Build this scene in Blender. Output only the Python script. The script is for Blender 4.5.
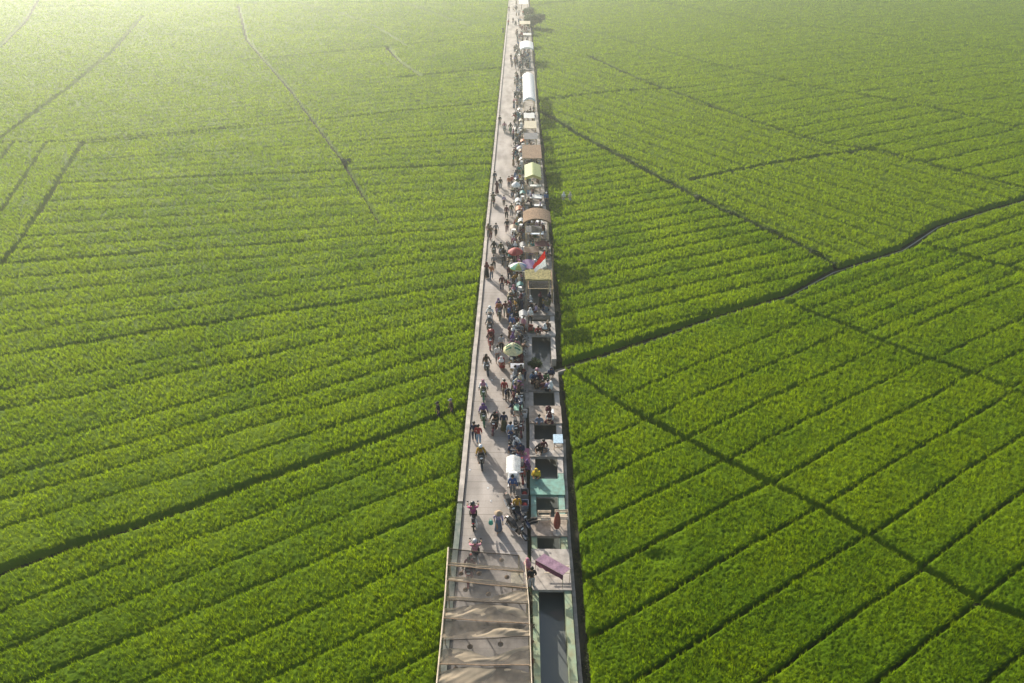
import bpy, math, random
import numpy as np
from mathutils import Vector, Matrix
random.seed(7); rng = np.random.default_rng(11)
R = math.radians
for o in list(bpy.data.objects): bpy.data.objects.remove(o)
S = bpy.context.scene
COL = S.collection

# ------------------------------------------------------------------ camera, sky, sun, exposure
CAMH = 30.0; FPX = 683.0; PITCH = math.atan(451.5/FPX); YAW = R(.56)
cam = bpy.data.objects.new('camera', bpy.data.cameras.new('camera')); COL.objects.link(cam)
cam.location = (0, 0, CAMH); cam.rotation_euler = (math.pi/2-PITCH, 0, YAW)
cam.data.sensor_width = 36; cam.data.lens = 36*FPX/1024; cam.data.clip_end = 6000; cam.data.clip_start = .5
S.camera = cam
SUN_AZ = -30.0; SUN_EL = 24.0
w = bpy.data.worlds.new('World'); S.world = w; w.use_nodes = True
nt = w.node_tree; bgn = nt.nodes['Background']
sky = nt.nodes.new('ShaderNodeTexSky'); sky.sky_type = 'NISHITA'; sky.sun_disc = False
sky.sun_elevation = R(SUN_EL); sky.sun_rotation = R(SUN_AZ); sky.air_density = 1.3; sky.dust_density = 3.0
nt.links.new(sky.outputs[0], bgn.inputs[0]); bgn.inputs[1].default_value = .10
sl = bpy.data.lights.new('sun', 'SUN'); sl.energy = 4.2; sl.angle = R(.6); sl.color = (1, .96, .88)
sun = bpy.data.objects.new('sun', sl); COL.objects.link(sun)
sv = Vector((math.sin(R(SUN_AZ))*math.cos(R(SUN_EL)), math.cos(R(SUN_AZ))*math.cos(R(SUN_EL)), math.sin(R(SUN_EL))))
sun.rotation_euler = sv.to_track_quat('Z', 'Y').to_euler(); sun.location = (0, 0, 60)
S.view_settings.view_transform = 'Standard'; S.view_settings.look = 'None'; S.view_settings.gamma = 1
S.view_settings.exposure = 1.0
S.render.engine = 'CYCLES'; S.cycles.max_bounces = 6; S.cycles.transparent_max_bounces = 12; S.cycles.volume_bounces = 0

def at(px, py, z=0.0):
    u = (px-512)/FPX; v = (341.5-py)/FPX
    hor = math.cos(PITCH)+v*math.sin(PITCH); zz = -math.sin(PITCH)+v*math.cos(PITCH)
    t = (z-CAMH)/zz; a = u*t; b = hor*t
    return (a*math.cos(YAW)-b*math.sin(YAW), a*math.sin(YAW)+b*math.cos(YAW))

# ------------------------------------------------------------------ materials
def newmat(name):
    m = bpy.data.materials.new(name); m.use_nodes = True
    return m, m.node_tree, m.node_tree.nodes['Principled BSDF']
def N(t, typ, **k):
    n = t.nodes.new(typ)
    for a, b in k.items(): setattr(n, a, b)
    return n
def mat(name, col, rough=.8, scale=6, var=.25, bump=.0, spec=.3, metal=0, col2=None, detail=4):
    m, t, p = newmat(name)
    g = N(t, 'ShaderNodeNewGeometry'); nz = N(t, 'ShaderNodeTexNoise'); nz.inputs['Scale'].default_value = scale
    nz.inputs['Detail'].default_value = detail; t.links.new(g.outputs['Position'], nz.inputs['Vector'])
    mx = N(t, 'ShaderNodeMix', data_type='RGBA')
    mr = N(t, 'ShaderNodeMapRange'); mr.inputs[1].default_value = .3; mr.inputs[2].default_value = .7
    t.links.new(nz.outputs[0], mr.inputs[0]); t.links.new(mr.outputs[0], mx.inputs[0])
    c2 = col2 or tuple(c*(1-var) for c in col)
    mx.inputs[6].default_value = (*[min(1, c*(1+var*.5)) for c in col], 1); mx.inputs[7].default_value = (*c2, 1)
    t.links.new(mx.outputs[2], p.inputs['Base Color'])
    p.inputs['Roughness'].default_value = rough; p.inputs['Specular IOR Level'].default_value = spec; p.inputs['Metallic'].default_value = metal
    if bump:
        b = N(t, 'ShaderNodeBump'); b.inputs['Strength'].default_value = bump; b.inputs['Distance'].default_value = .05
        t.links.new(nz.outputs[0], b.inputs['Height']); t.links.new(b.outputs[0], p.inputs['Normal'])
    return m
def tintmat(name, rough=.8, spec=.25, trans=0.0, coat=0):
    """colour comes from the object's own colour, with a little weave noise"""
    m, t, p = newmat(name)
    oi = N(t, 'ShaderNodeObjectInfo'); g = N(t, 'ShaderNodeNewGeometry'); nz = N(t, 'ShaderNodeTexNoise')
    nz.inputs['Scale'].default_value = 9; t.links.new(g.outputs['Position'], nz.inputs['Vector'])
    hs = N(t, 'ShaderNodeHueSaturation'); mr = N(t, 'ShaderNodeMapRange')
    mr.inputs[1].default_value = .3; mr.inputs[2].default_value = .7; mr.inputs[3].default_value = .75; mr.inputs[4].default_value = 1.15
    t.links.new(nz.outputs[0], mr.inputs[0]); t.links.new(mr.outputs[0], hs.inputs['Value']); t.links.new(oi.outputs['Color'], hs.inputs['Color'])
    t.links.new(hs.outputs[0], p.inputs['Base Color']); p.inputs['Roughness'].default_value = rough
    p.inputs['Specular IOR Level'].default_value = spec; p.inputs['Coat Weight'].default_value = coat
    if trans:
        out = t.nodes['Material Output']; tr = N(t, 'ShaderNodeBsdfTranslucent'); ms = N(t, 'ShaderNodeMixShader')
        t.links.new(hs.outputs[0], tr.inputs[0]); ms.inputs[0].default_value = trans
        t.links.new(p.outputs[0], ms.inputs[1]); t.links.new(tr.outputs[0], ms.inputs[2]); t.links.new(ms.outputs[0], out.inputs[0])
    return m
def mth(t, op, a, b=None, c=None):
    n = N(t, 'ShaderNodeMath', operation=op)
    for i, v in enumerate((a, b, c)):
        if v is None: continue
        if isinstance(v, (int, float)): n.inputs[i].default_value = v
        else: t.links.new(v, n.inputs[i])
    return n.outputs[0]
M = {}
M['cloth'] = tintmat('cloth'); M['paint'] = tintmat('paint', .3, .5, coat=.3); M['tarp'] = tintmat('tarp', .6, .3, trans=.3)
M['skin'] = mat('skin', (.30, .17, .10), .6, 20, .15)
M['hair'] = mat('hair', (.012, .010, .009), .5, 20, .2)
M['rubber'] = mat('rubber', (.02, .02, .02), .85, 20, .2)
M['black'] = mat('black_plastic', (.018, .018, .02), .45, 15, .2)
M['metal'] = mat('metal', (.5, .5, .5), .35, 15, .2, metal=.8)
M['chrome'] = mat('chrome', (.75, .75, .75), .2, 15, .1, metal=1)
M['lens'] = mat('lens', (.8, .8, .78), .15, 10, .1, spec=.6)
M['redlens'] = mat('red_lens', (.45, .02, .02), .25, 10, .1, spec=.6)
M['wood'] = mat('wood', (.34, .22, .13), .8, 5, .45)
M['palewood'] = mat('pale_wood', (.55, .45, .33), .8, 5, .3)
M['bamboo'] = mat('bamboo', (.55, .43, .26), .65, 6, .35)
M['concrete'] = mat('concrete', (.42, .37, .32), .9, 1.6, .35, .3, detail=8)
M['slab'] = mat('slab_concrete', (.40, .35, .30), .9, 2.2, .4, .3, detail=8)
M['slabdark'] = mat('worn_slab_concrete', (.30, .26, .22), .9, 2.2, .45, .3, detail=8)
M['mossy'] = mat('mossy_concrete', (.20, .20, .165), .9, 2.6, .35, .3, col2=(.10, .13, .11), detail=10)
M['turq'] = mat('turquoise_paint', (.18, .31, .25), .8, 3.0, .45, .2, col2=(.19, .23, .18), detail=8)
M['greenwall'] = mat('pale_green_paint', (.22, .29, .19), .85, 2.6, .45, .2, col2=(.27, .26, .15), detail=10)
M['mud'] = mat('mud', (.040, .036, .020), .9, 1.8, .5, .6, detail=8)
M['thatch'] = mat('thatch', (.22, .145, .09), .95, 7, .5, .8, detail=8)
M['leafthatch'] = mat('leaf_thatch', (.24, .21, .09), .95, 6, .6, .8, detail=8)
M['bark'] = mat('bark', (.12, .08, .05), .9, 5, .4, .4)

# road: beige concrete cast in panels
m, t, p = newmat('road_concrete'); M['road'] = m
g = N(t, 'ShaderNodeNewGeometry'); sx = N(t, 'ShaderNodeSeparateXYZ'); t.links.new(g.outputs['Position'], sx.inputs[0])
n1 = N(t, 'ShaderNodeTexNoise'); n1.inputs['Scale'].default_value = .8; n1.inputs['Detail'].default_value = 8
n2 = N(t, 'ShaderNodeTexNoise'); n2.inputs['Scale'].default_value = 14; n2.inputs['Detail'].default_value = 5
mp = N(t, 'ShaderNodeMapping'); mp.inputs['Scale'].default_value = (1, .35, 1); t.links.new(g.outputs['Position'], mp.inputs[0])
t.links.new(mp.outputs[0], n1.inputs[0]); t.links.new(g.outputs['Position'], n2.inputs[0])
cr = N(t, 'ShaderNodeValToRGB'); cr.color_ramp.elements[0].position = .35; cr.color_ramp.elements[1].position = .65
cr.color_ramp.elements[0].color = (.30, .262, .228, 1); cr.color_ramp.elements[1].color = (.49, .43, .38, 1)
t.links.new(n1.outputs[0], cr.inputs[0])
mx = N(t, 'ShaderNodeMix', data_type='RGBA', blend_type='MULTIPLY'); mx.inputs[0].default_value = .35
t.links.new(cr.outputs[0], mx.inputs[6]); t.links.new(n2.outputs[0], mx.inputs[7])
# joint every 2.6 m, fine broom lines between
fr = mth(t, 'FRACT', mth(t, 'DIVIDE', sx.outputs[1], 2.6))
j = mth(t, 'LESS_THAN', mth(t, 'ABSOLUTE', mth(t, 'SUBTRACT', fr, .5)), .008)
fb = mth(t, 'FRACT', mth(t, 'DIVIDE', sx.outputs[1], .52))
j2 = mth(t, 'MULTIPLY', mth(t, 'LESS_THAN', mth(t, 'ABSOLUTE', mth(t, 'SUBTRACT', fb, .5)), .05), .35)
jj = mth(t, 'MAXIMUM', j, j2)
mx2 = N(t, 'ShaderNodeMix', data_type='RGBA'); t.links.new(mth(t, 'MULTIPLY', jj, .6), mx2.inputs[0])
n3 = N(t, 'ShaderNodeTexNoise'); n3.inputs['Scale'].default_value = .55; n3.inputs['Detail'].default_value = 10; n3.inputs['Roughness'].default_value = .7; t.links.new(g.outputs['Position'], n3.inputs[0])
st = N(t, 'ShaderNodeMapRange'); st.inputs[1].default_value = .56; st.inputs[2].default_value = .70; st.inputs[3].default_value = 0; st.inputs[4].default_value = .5; t.links.new(n3.outputs[0], st.inputs[0])
mx3 = N(t, 'ShaderNodeMix', data_type='RGBA'); t.links.new(st.outputs[0], mx3.inputs[0]); t.links.new(mx.outputs[2], mx3.inputs[6]); mx3.inputs[7].default_value = (.17, .14, .115, 1)
t.links.new(mx3.outputs[2], mx2.inputs[6]); mx2.inputs[7].default_value = (.13, .11, .09, 1)
t.links.new(mx2.outputs[2], p.inputs['Base Color']); p.inputs['Roughness'].default_value = .85; p.inputs['Specular IOR Level'].default_value = .2

# water
def watermat(name, col, rough, sc):
    m, t, p = newmat(name)
    p.inputs['Base Color'].default_value = (*col, 1); p.inputs['Roughness'].default_value = rough
    nz = N(t, 'ShaderNodeTexNoise'); nz.inputs['Scale'].default_value = sc; g = N(t, 'ShaderNodeNewGeometry'); t.links.new(g.outputs['Position'], nz.inputs[0])
    b = N(t, 'ShaderNodeBump'); b.inputs['Strength'].default_value = .15; b.inputs['Distance'].default_value = .02
    t.links.new(nz.outputs[0], b.inputs['Height']); t.links.new(b.outputs[0], p.inputs['Normal']); p.inputs['Specular IOR Level'].default_value = .6
    return m
M['water'] = watermat('canal_water', (.115, .12, .11), .10, 3)
M['ditchwater'] = watermat('ditch_water', (.03, .03, .02), .3, 2)

# rice
def ricemat(name, attr_type):
    m = bpy.data.materials.new(name); m.use_nodes = True; t = m.node_tree; p = t.nodes['Principled BSDF']; out = t.nodes['Material Output']
    g = N(t, 'ShaderNodeNewGeometry')
    n1 = N(t, 'ShaderNodeTexNoise'); n1.inputs['Scale'].default_value = .22; n1.inputs['Detail'].default_value = 6; t.links.new(g.outputs['Position'], n1.inputs[0])
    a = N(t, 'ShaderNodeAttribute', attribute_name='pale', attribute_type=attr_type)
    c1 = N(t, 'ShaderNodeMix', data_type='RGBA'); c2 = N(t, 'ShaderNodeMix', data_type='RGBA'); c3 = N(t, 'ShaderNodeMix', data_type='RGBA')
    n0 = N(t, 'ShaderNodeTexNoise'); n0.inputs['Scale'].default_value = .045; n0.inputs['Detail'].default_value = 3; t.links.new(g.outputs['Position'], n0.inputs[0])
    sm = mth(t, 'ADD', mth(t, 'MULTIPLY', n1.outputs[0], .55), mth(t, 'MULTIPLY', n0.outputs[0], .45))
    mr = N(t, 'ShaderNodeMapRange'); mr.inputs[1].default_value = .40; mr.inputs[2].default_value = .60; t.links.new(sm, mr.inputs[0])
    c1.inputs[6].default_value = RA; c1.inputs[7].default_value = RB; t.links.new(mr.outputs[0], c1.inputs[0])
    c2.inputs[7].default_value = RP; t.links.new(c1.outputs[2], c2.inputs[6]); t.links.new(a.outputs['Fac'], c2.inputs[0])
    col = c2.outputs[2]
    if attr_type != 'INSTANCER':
        hd = N(t, 'ShaderNodeHueSaturation'); hd.inputs['Value'].default_value = .64; t.links.new(col, hd.inputs['Color']); col = hd.outputs[0]  # leaf colour darkened on the sheet, painting in the shade between tufts
    if attr_type == 'INSTANCER':
        oi = N(t, 'ShaderNodeObjectInfo'); hs = N(t, 'ShaderNodeHueSaturation'); r = N(t, 'ShaderNodeMapRange')
        r.inputs[3].default_value = .55; r.inputs[4].default_value = 1.42; t.links.new(oi.outputs['Random'], r.inputs[0]); t.links.new(r.outputs[0], hs.inputs['Value'])
        t.links.new(col, hs.inputs['Color']); col = hs.outputs[0]
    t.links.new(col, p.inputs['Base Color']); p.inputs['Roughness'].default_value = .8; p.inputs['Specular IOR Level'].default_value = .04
    if attr_type == 'INSTANCER':
        tr = N(t, 'ShaderNodeBsdfTranslucent'); ms = N(t, 'ShaderNodeMixShader'); ms.inputs[0].default_value = .58
        h2 = N(t, 'ShaderNodeHueSaturation'); h2.inputs['Hue'].default_value = .485; h2.inputs['Value'].default_value = 1.7; h2.inputs['Saturation'].default_value = 1.1
        t.links.new(col, h2.inputs['Color']); t.links.new(h2.outputs[0], tr.inputs[0])
        t.links.new(p.outputs[0], ms.inputs[1]); t.links.new(tr.outputs[0], ms.inputs[2]); t.links.new(ms.outputs[0], out.inputs[0])
    return m
RA = (.140, .218, .003, 1); RB = (.084, .156, .002, 1); RP = (.130, .200, .014, 1)
M['blade'] = ricemat('rice_leaf', 'INSTANCER'); M['ricebase'] = ricemat('shaded_rice_undergrowth', 'GEOMETRY')

# shade net, see-through weave
def netmat(name, col, opac, sc=5):
    m, t, p = newmat(name); out = t.nodes['Material Output']
    tr = N(t, 'ShaderNodeBsdfTransparent'); tl = N(t, 'ShaderNodeBsdfTranslucent'); tl.inputs[0].default_value = (*col, 1)
    g = N(t, 'ShaderNodeNewGeometry'); nz = N(t, 'ShaderNodeTexNoise'); nz.inputs['Scale'].default_value = sc; nz.inputs['Detail'].default_value = 5; t.links.new(g.outputs['Position'], nz.inputs[0])
    mr = N(t, 'ShaderNodeMapRange'); mr.inputs[1].default_value = .3; mr.inputs[2].default_value = .7; mr.inputs[3].default_value = opac-.2; mr.inputs[4].default_value = min(.97, opac+.2)
    t.links.new(nz.outputs[0], mr.inputs[0]); p.inputs['Base Color'].default_value = (*col, 1); p.inputs['Roughness'].default_value = .9
    m1 = N(t, 'ShaderNodeMixShader'); m1.inputs[0].default_value = .35; t.links.new(p.outputs[0], m1.inputs[1]); t.links.new(tl.outputs[0], m1.inputs[2])
    m2 = N(t, 'ShaderNodeMixShader'); t.links.new(mr.outputs[0], m2.inputs[0]); t.links.new(tr.outputs[0], m2.inputs[1]); t.links.new(m1.outputs[0], m2.inputs[2])
    t.links.new(m2.outputs[0], out.inputs[0]); return m
M['net'] = netmat('shade_net', (.10, .09, .08), .55, 1.6); M['sunlit_foldnet'] = netmat('sunlit_folded_net', (.43, .345, .24), .82, 1.8)  # folded net has a sunlit tan put into its colour
M['shadesheet'] = netmat('painted_shade_sheet', (.012, .011, .011), .55)  # dark film that paints the shade below the pergola frames

# ------------------------------------------------------------------ mesh helpers
class MB:
    def __init__(s): s.v = []; s.f = []; s.mi = []
    def add(s, vs, fs, mi=0):
        b = len(s.v); s.v += [tuple(v) for v in vs]; s.f += [tuple(b+i for i in f) for f in fs]; s.mi += [mi]*len(fs); return s
    def box(s, c, d, rz=0, rx=0, ry=0, bev=0.0):
        x, y, z = d[0]/2, d[1]/2, d[2]/2; b = min(bev, x*.9, y*.9, z*.9)
        mt = Matrix.Translation(c) @ Matrix.Rotation(rz, 4, 'Z') @ Matrix.Rotation(ry, 4, 'Y') @ Matrix.Rotation(rx, 4, 'X')
        if b <= 0:
            vs = [mt @ Vector((sx*x, sy*y, sz*z)) for sx in (-1, 1) for sy in (-1, 1) for sz in (-1, 1)]
            s.add(vs, [(0, 1, 3, 2), (4, 6, 7, 5), (0, 4, 5, 1), (2, 3, 7, 6), (0, 2, 6, 4), (1, 5, 7, 3)])
        else:   # chamfer vertical edges and top
            ring = [(-x+b, -y), (x-b, -y), (x, -y+b), (x, y-b), (x-b, y), (-x+b, y), (-x, y-b), (-x, -y+b)]
            k = 1-b/max(x, y, .001)
            vs = [mt @ Vector((a, c_, -z)) for a, c_ in ring]+[mt @ Vector((a, c_, z-b)) for a, c_ in ring]+[mt @ Vector((a*(1-b/x), c_*(1-b/y), z)) for a, c_ in ring]
            fs = [tuple(range(7, -1, -1)), tuple(range(16, 24))]
            for r in (0, 8):
                for i in range(8): fs.append((r+i, r+(i+1) % 8, r+8+(i+1) % 8, r+8+i))
            s.add(vs, fs)
        return s
    def tube(s, pts, r, n=8, caps=True):
        pts = [Vector(p) for p in pts]; rr = r if isinstance(r, (list, tuple)) else [r]*len(pts)
        vs = []; fs = []; prev = None
        for i, p in enumerate(pts):
            d = (pts[min(i+1, len(pts)-1)]-pts[max(i-1, 0)]).normalized()
            u = d.cross(Vector((0, 0, 1))) if abs(d.z) < .95 else d.cross(Vector((1, 0, 0)))
            u.normalize()
            if prev is not None and u.dot(prev) < 0: u = -u
            prev = u; q = d.cross(u)
            for k in range(n):
                a = 2*math.pi*k/n; vs.append(p+(u*math.cos(a)+q*math.sin(a))*rr[i])
        for i in range(len(pts)-1):
            for k in range(n): fs.append((i*n+k, i*n+(k+1) % n, (i+1)*n+(k+1) % n, (i+1)*n+k))
        if caps: fs += [tuple(range(n-1, -1, -1)), tuple(range((len(pts)-1)*n, len(pts)*n))]
        return s.add(vs, fs)
    def lathe(s, prof, n=14, c=(0, 0, 0), sc=(1, 1, 1), a0=0, a1=2*math.pi, rx=0):
        vs = []; fs = []; full = abs(a1-a0-2*math.pi) < 1e-4; m = n if full else n+1
        mt = Matrix.Translation(c) @ Matrix.Rotation(rx, 4, 'X')
        for r, z in prof:
            for k in range(m):
                a = a0+(a1-a0)*k/n; vs.append(mt @ Vector((max(r, .0005)*math.cos(a)*sc[0], max(r, .0005)*math.sin(a)*sc[1], z*sc[2])))
        for i in range(len(prof)-1):
            for k in range(n): fs.append((i*m+k, i*m+(k+1) % m, (i+1)*m+(k+1) % m, (i+1)*m+k))
        return s.add(vs, fs)
    def ball(s, c, r, n=12, k=8, sc=(1, 1, 1), lo=-90, hi=90, rx=0):
        return s.lathe([(r*math.cos(R(lo+(hi-lo)*i/k)), r*math.sin(R(lo+(hi-lo)*i/k))) for i in range(k+1)], n, c, sc, rx=rx)
    def torus(s, c, R0, r, n=20, k=8):      # axle along x
        vs = []; fs = []
        for i in range(n):
            a = 2*math.pi*i/n
            for q in range(k):
                b = 2*math.pi*q/k; rr = R0+r*math.cos(b); vs.append((c[0]+r*math.sin(b), c[1]+rr*math.cos(a), c[2]+rr*math.sin(a)))
        for i in range(n):
            for q in range(k): fs.append((i*k+q, i*k+(q+1) % k, ((i+1) % n)*k+(q+1) % k, ((i+1) % n)*k+q))
        return s.add(vs, fs)
    def prism(s, poly, w0, w1=None, x=0):    # side profile (y,z) with half width per vertex, axis x
        n = len(poly); hw = w0 if isinstance(w0, (list, tuple)) else [w0]*n
        cy = sum(p[0] for p in poly)/n; cz = sum(p[1] for p in poly)/n; vs = []
        for sgn in (-1, 1):
            for (y, z), h in zip(poly, hw): vs.append((x+sgn*h, cy+(y-cy)*.88, cz+(z-cz)*.88))
        for sgn in (-1, 1):
            for (y, z), h in zip(poly, hw): vs.append((x+sgn*h*.75, y, z))
        fs = [tuple(range(n-1, -1, -1)), tuple(range(n, 2*n))]
        for i in range(n):
            j = (i+1) % n
            fs += [(i, j, 2*n+j, 2*n+i), (2*n+i, 2*n+j, 3*n+j, 3*n+i), (3*n+i, 3*n+j, n+j, n+i)]
        return s.add(vs, fs)
    def quadgrid(s, fn, nu, nv):
        vs = [fn(i/nu, j/nv) for i in range(nu+1) for j in range(nv+1)]
        fs = [(i*(nv+1)+j, (i+1)*(nv+1)+j, (i+1)*(nv+1)+j+1, i*(nv+1)+j+1) for i in range(nu) for j in range(nv)]
        return s.add(vs, fs)
    def mesh(s, name, m, smooth=True):
        me = bpy.data.meshes.new(name); me.from_pydata(s.v, [], s.f); me.materials.append(m)
        me.polygons.foreach_set('use_smooth', [smooth]*len(s.f)); me.update(); return me
def setcol(o, c):
    if c is not None: o.color = (c[0], c[1], c[2], 1)
def link(name, me, parent=None, color=None, loc=None, rz=None):
    o = bpy.data.objects.new(name, me); COL.objects.link(o); o.parent = parent; setcol(o, color)
    if loc is not None: o.location = loc
    if rz is not None: o.rotation_euler = (0, 0, rz)
    return o
def part(name, mb, m, parent=None, color=None, smooth=False, label=None):
    o = link(name, mb.mesh(name, M[m] if isinstance(m, str) else m, smooth), parent, color)
    if label: o['label'] = label
    return o
def tag(o, label=None, cat=None, group=None, kind=None):
    if label: o['label'] = label
    if cat: o['category'] = cat
    if group: o['group'] = group
    if kind: o['kind'] = kind
    return o
def thing(name, label, cat, loc=(0, 0, 0), rz=0, group=None):
    o = link(name, None, None, None, loc, rz); o.empty_display_size = .2
    return tag(o, label, cat, group)

# ------------------------------------------------------------------ ground, road, canal
ZG = -.62
mb = MB()
xs = [-1200, -300, -3.5, 3.9, 300, 1200]
ys = [-1200, 0, 100, 430, 1200]
xx = [-1200, -600, -200, -60, .94, .96, 2.76, 2.79, 60, 200, 600, 1200]; zz_ = [ZG]*5+[ZG-.75]*2+[ZG]*5
yy_ = [-1200+200*i for i in range(13)]
mb.add([(x_, y_, z_) for x_, z_ in zip(xx, zz_) for y_ in yy_], [(i*13+j, (i+1)*13+j, (i+1)*13+j+1, i*13+j+1) for i in range(11) for j in range(12)])
m, t, p = newmat('paddy_ground'); M['ground'] = m
g = N(t, 'ShaderNodeNewGeometry'); ln = N(t, 'ShaderNodeVectorMath', operation='LENGTH'); t.links.new(g.outputs['Position'], ln.inputs[0])
mr = N(t, 'ShaderNodeMapRange'); mr.inputs[1].default_value = 300; mr.inputs[2].default_value = 420; t.links.new(ln.outputs[1], mr.inputs[0])
nz = N(t, 'ShaderNodeTexNoise'); nz.inputs['Scale'].default_value = 1.5; nz.inputs['Detail'].default_value = 8; t.links.new(g.outputs['Position'], nz.inputs[0])
mx = N(t, 'ShaderNodeMix', data_type='RGBA'); mx.inputs[6].default_value = (.012, .018, .006, 1); mx.inputs[7].default_value = (.035, .032, .018, 1); t.links.new(nz.outputs[0], mx.inputs[0])
mx2 = N(t, 'ShaderNodeMix', data_type='RGBA'); t.links.new(mr.outputs[0], mx2.inputs[0]); t.links.new(mx.outputs[2], mx2.inputs[6]); mx2.inputs[7].default_value = (.07, .13, .02, 1)
t.links.new(mx2.outputs[2], p.inputs['Base Color']); p.inputs['Roughness'].default_value = .95; p.inputs['Specular IOR Level'].default_value = .03
tag(part('ground', mb, 'ground'), kind='structure')

YA, YB = 2.0, 420.0
def strip(xin, xout, zt, zb, y0=YA, y1=YB, step=2.0, jit=0.0):
    """long bar along y; xin/xout functions of y"""
    mb = MB(); n = max(1, int((y1-y0)/step)); vs = []; fs = []
    for i in range(n+1):
        y = y0+(y1-y0)*i/n; a = xin(y); b = xout(y); jz = random.uniform(-jit, jit); jx = random.uniform(-jit, jit)
        vs += [(a+jx, y, zb), (a+jx, y, zt+jz), (b+jx, y, zt+jz), (b+jx, y, zb)]
    for i in range(n):
        k = i*4
        for q in range(3): fs.append((k+q, k+4+q, k+5+q, k+1+q))
    fs += [(0, 1, 2, 3), (n*4+3, n*4+2, n*4+1, n*4)]
    return mb.add(vs, fs)
XL = lambda y: -3.13; XRr = lambda y: .60
road = tag(part('road', strip(XL, XRr, 0, ZG+.01), 'road'), kind='structure')
KL = lambda y: -3.46
o = part('low_wall', strip(KL, lambda y: -3.16, .14, ZG+.005, 28.2, YB, 1.3, .012), 'concrete'); tag(o, 'long low beige concrete wall edging the left side of the road', 'wall')
o = part('low_wall', strip(KL, lambda y: -3.16, .14, ZG+.005, YA, 28.0, 1.3, .012), 'mossy'); tag(o, 'near stretch of the left road wall, stained blue green', 'wall')
# gutter with soil and weeds between road and canal
tag(part('gutter', strip(lambda y: .604, lambda y: .826, -.10, ZG+.006, YA, 37, jit=.01), 'mud'), kind='structure')
tag(part('apron', strip(lambda y: .604, lambda y: .826, .012, ZG+.006, 37.01, YB, 1.4, jit=.008), 'slab'), kind='structure')
def XRI(y): return float(np.interp(y, [0, 17, 28, 35, 45, 56, 66, 85, 130, 420], [2.47, 2.47, 2.45, 2.64, 2.63, 2.90, 2.80, 2.72, 2.62, 2.5]))
def XRO(y): return XRI(y)+.35
WL0, WL1 = .83, 1.14
for y0, y1, m_, lb in ((YA, 25.6, 'greenwall', 'pale green left wall of the canal beside the net canopy'), (25.62, 30.6, 'turq', 'turquoise left wall of the canal beside the parked motorbikes'), (30.62, YB, 'concrete', 'long beige left wall of the canal running along the stalls')):
    tag(part('canal_wall', strip(lambda y: WL0, lambda y: WL1, .06, -1.2, y0, y1, 1.5, .006), m_), lb, 'wall')
for y0, y1, m_, lb in ((YA, 25.6, 'greenwall', 'pale green right wall of the canal at the bottom of the picture'), (25.62, 30.6, 'turq', 'turquoise right wall of the canal near the red brown parasol'), (30.62, 41.2, 'concrete', 'beige right wall of the canal up to the ditch outlet'), (42.9, YB, 'concrete', 'long beige right wall of the canal beyond the ditch outlet')):
    tag(part('canal_wall', strip(XRI, XRO, .06, -1.2, y0, y1, 1.5, .006), m_), lb, 'wall')
# wing walls of the outlet
for (a, b, lb) in (((3.02, 41.3), (3.6, 41.6), 'short wing wall on the near side of the ditch outlet'),):
    c = ((a[0]+b[0])/2, (a[1]+b[1])/2, -.27); L = math.hypot(b[0]-a[0], b[1]-a[1])
    mb = MB().box(c, (L, .14, .60), math.atan2(b[1]-a[1], b[0]-a[0])); tag(part('wing_wall', mb, 'slabdark'), lb, 'wall')
mb = MB(); n = 100
mb.quadgrid(lambda a, b: (WL1-.02+(XRI(YA+(YB-YA)*a)-WL1+.04)*b, YA+(YB-YA)*a, -.74), 200, 1)
tag(part('canal_water', mb, 'water'), kind='structure')
# bank to the right of the canal
def bank_fn(a, b):
    y = 5+(YB-5)*a; x = XRO(y)+.01+(.75)*b
    return (x, y, -.28-.22*b+.05*math.sin(y*3.1+b*5)*math.sin(y*1.3))
mb = MB(); mb.quadgrid(bank_fn, 500, 5)
keep = [i for i, f in enumerate(mb.f) if not (41.5 < mb.v[f[0]][1] < 42.7)]
mb.f = [mb.f[i] for i in keep]
tag(part('canal_bank', mb, 'mud'), kind='structure')
tag(part('bank_path', strip(lambda y: XRO(y)+.06, lambda y: XRO(y)+.24, -.20, ZG+.003, 5, 34, 1.2, .02), 'slabdark'), kind='structure')

# ------------------------------------------------------------------ rice fields
def W(*pts): return np.array([at(x, y) for x, y in pts])
A = W((556, 364), (600, 352), (652, 335), (700, 318), (745, 304), (790, 291), (835, 267), (880, 253), (905, 245), (916, 238), (940, 222), (975, 211), (1024, 197)); A = np.vstack([A, [[90, 96]], [[160, 140]]])
B = W((569, 367), (620, 402), (682, 434), (735, 462), (772, 480), (822, 505), (872, 533), (922, 563), (987, 601), (1023, 613)); B = np.vstack([B, [[30, 18.0]], [[42, 9]]])
C = W((772, 293), (805, 308), (852, 325), (887, 341), (927, 356), (977, 372), (1023, 391)); C = np.vstack([C, [[46, 31]], [[70, 13]]])
D = W((919, 241), (950, 249), (985, 259), (1023, 268)); D = np.vstack([D, [[62, 48]], [[90, 30]]])
E = W((535, 107), (560, 121), (577, 132), (627, 158), (677, 185), (720, 206), (762, 225), (800, 243), (835, 262))
F1 = W((560, 152), (590, 138)) # top edge of the bright triangle is E itself
Gh = W((690, 178), (750, 166), (815, 155), (875, 147)); Gh2 = W((545, 98), (615, 90), (690, 86))
G3 = W((590, 55), (640, 78), (700, 100), (760, 122), (830, 143), (880, 149), (950, 168), (1024, 186)); G3 = np.vstack([G3, [[95, 84]]])
L2 = W((520, 12), (560, 22), (600, 33), (650, 46), (700, 60), (750, 71), (800, 83), (850, 92), (900, 100), (960, 112), (1024, 128)); L2 = np.vstack([L2, [[120, 85]]])
L3 = W((640, -2), (700, 9), (760, 20), (850, 30), (1024, 52)); L4 = W((536, 4), (600, -3))
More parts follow.
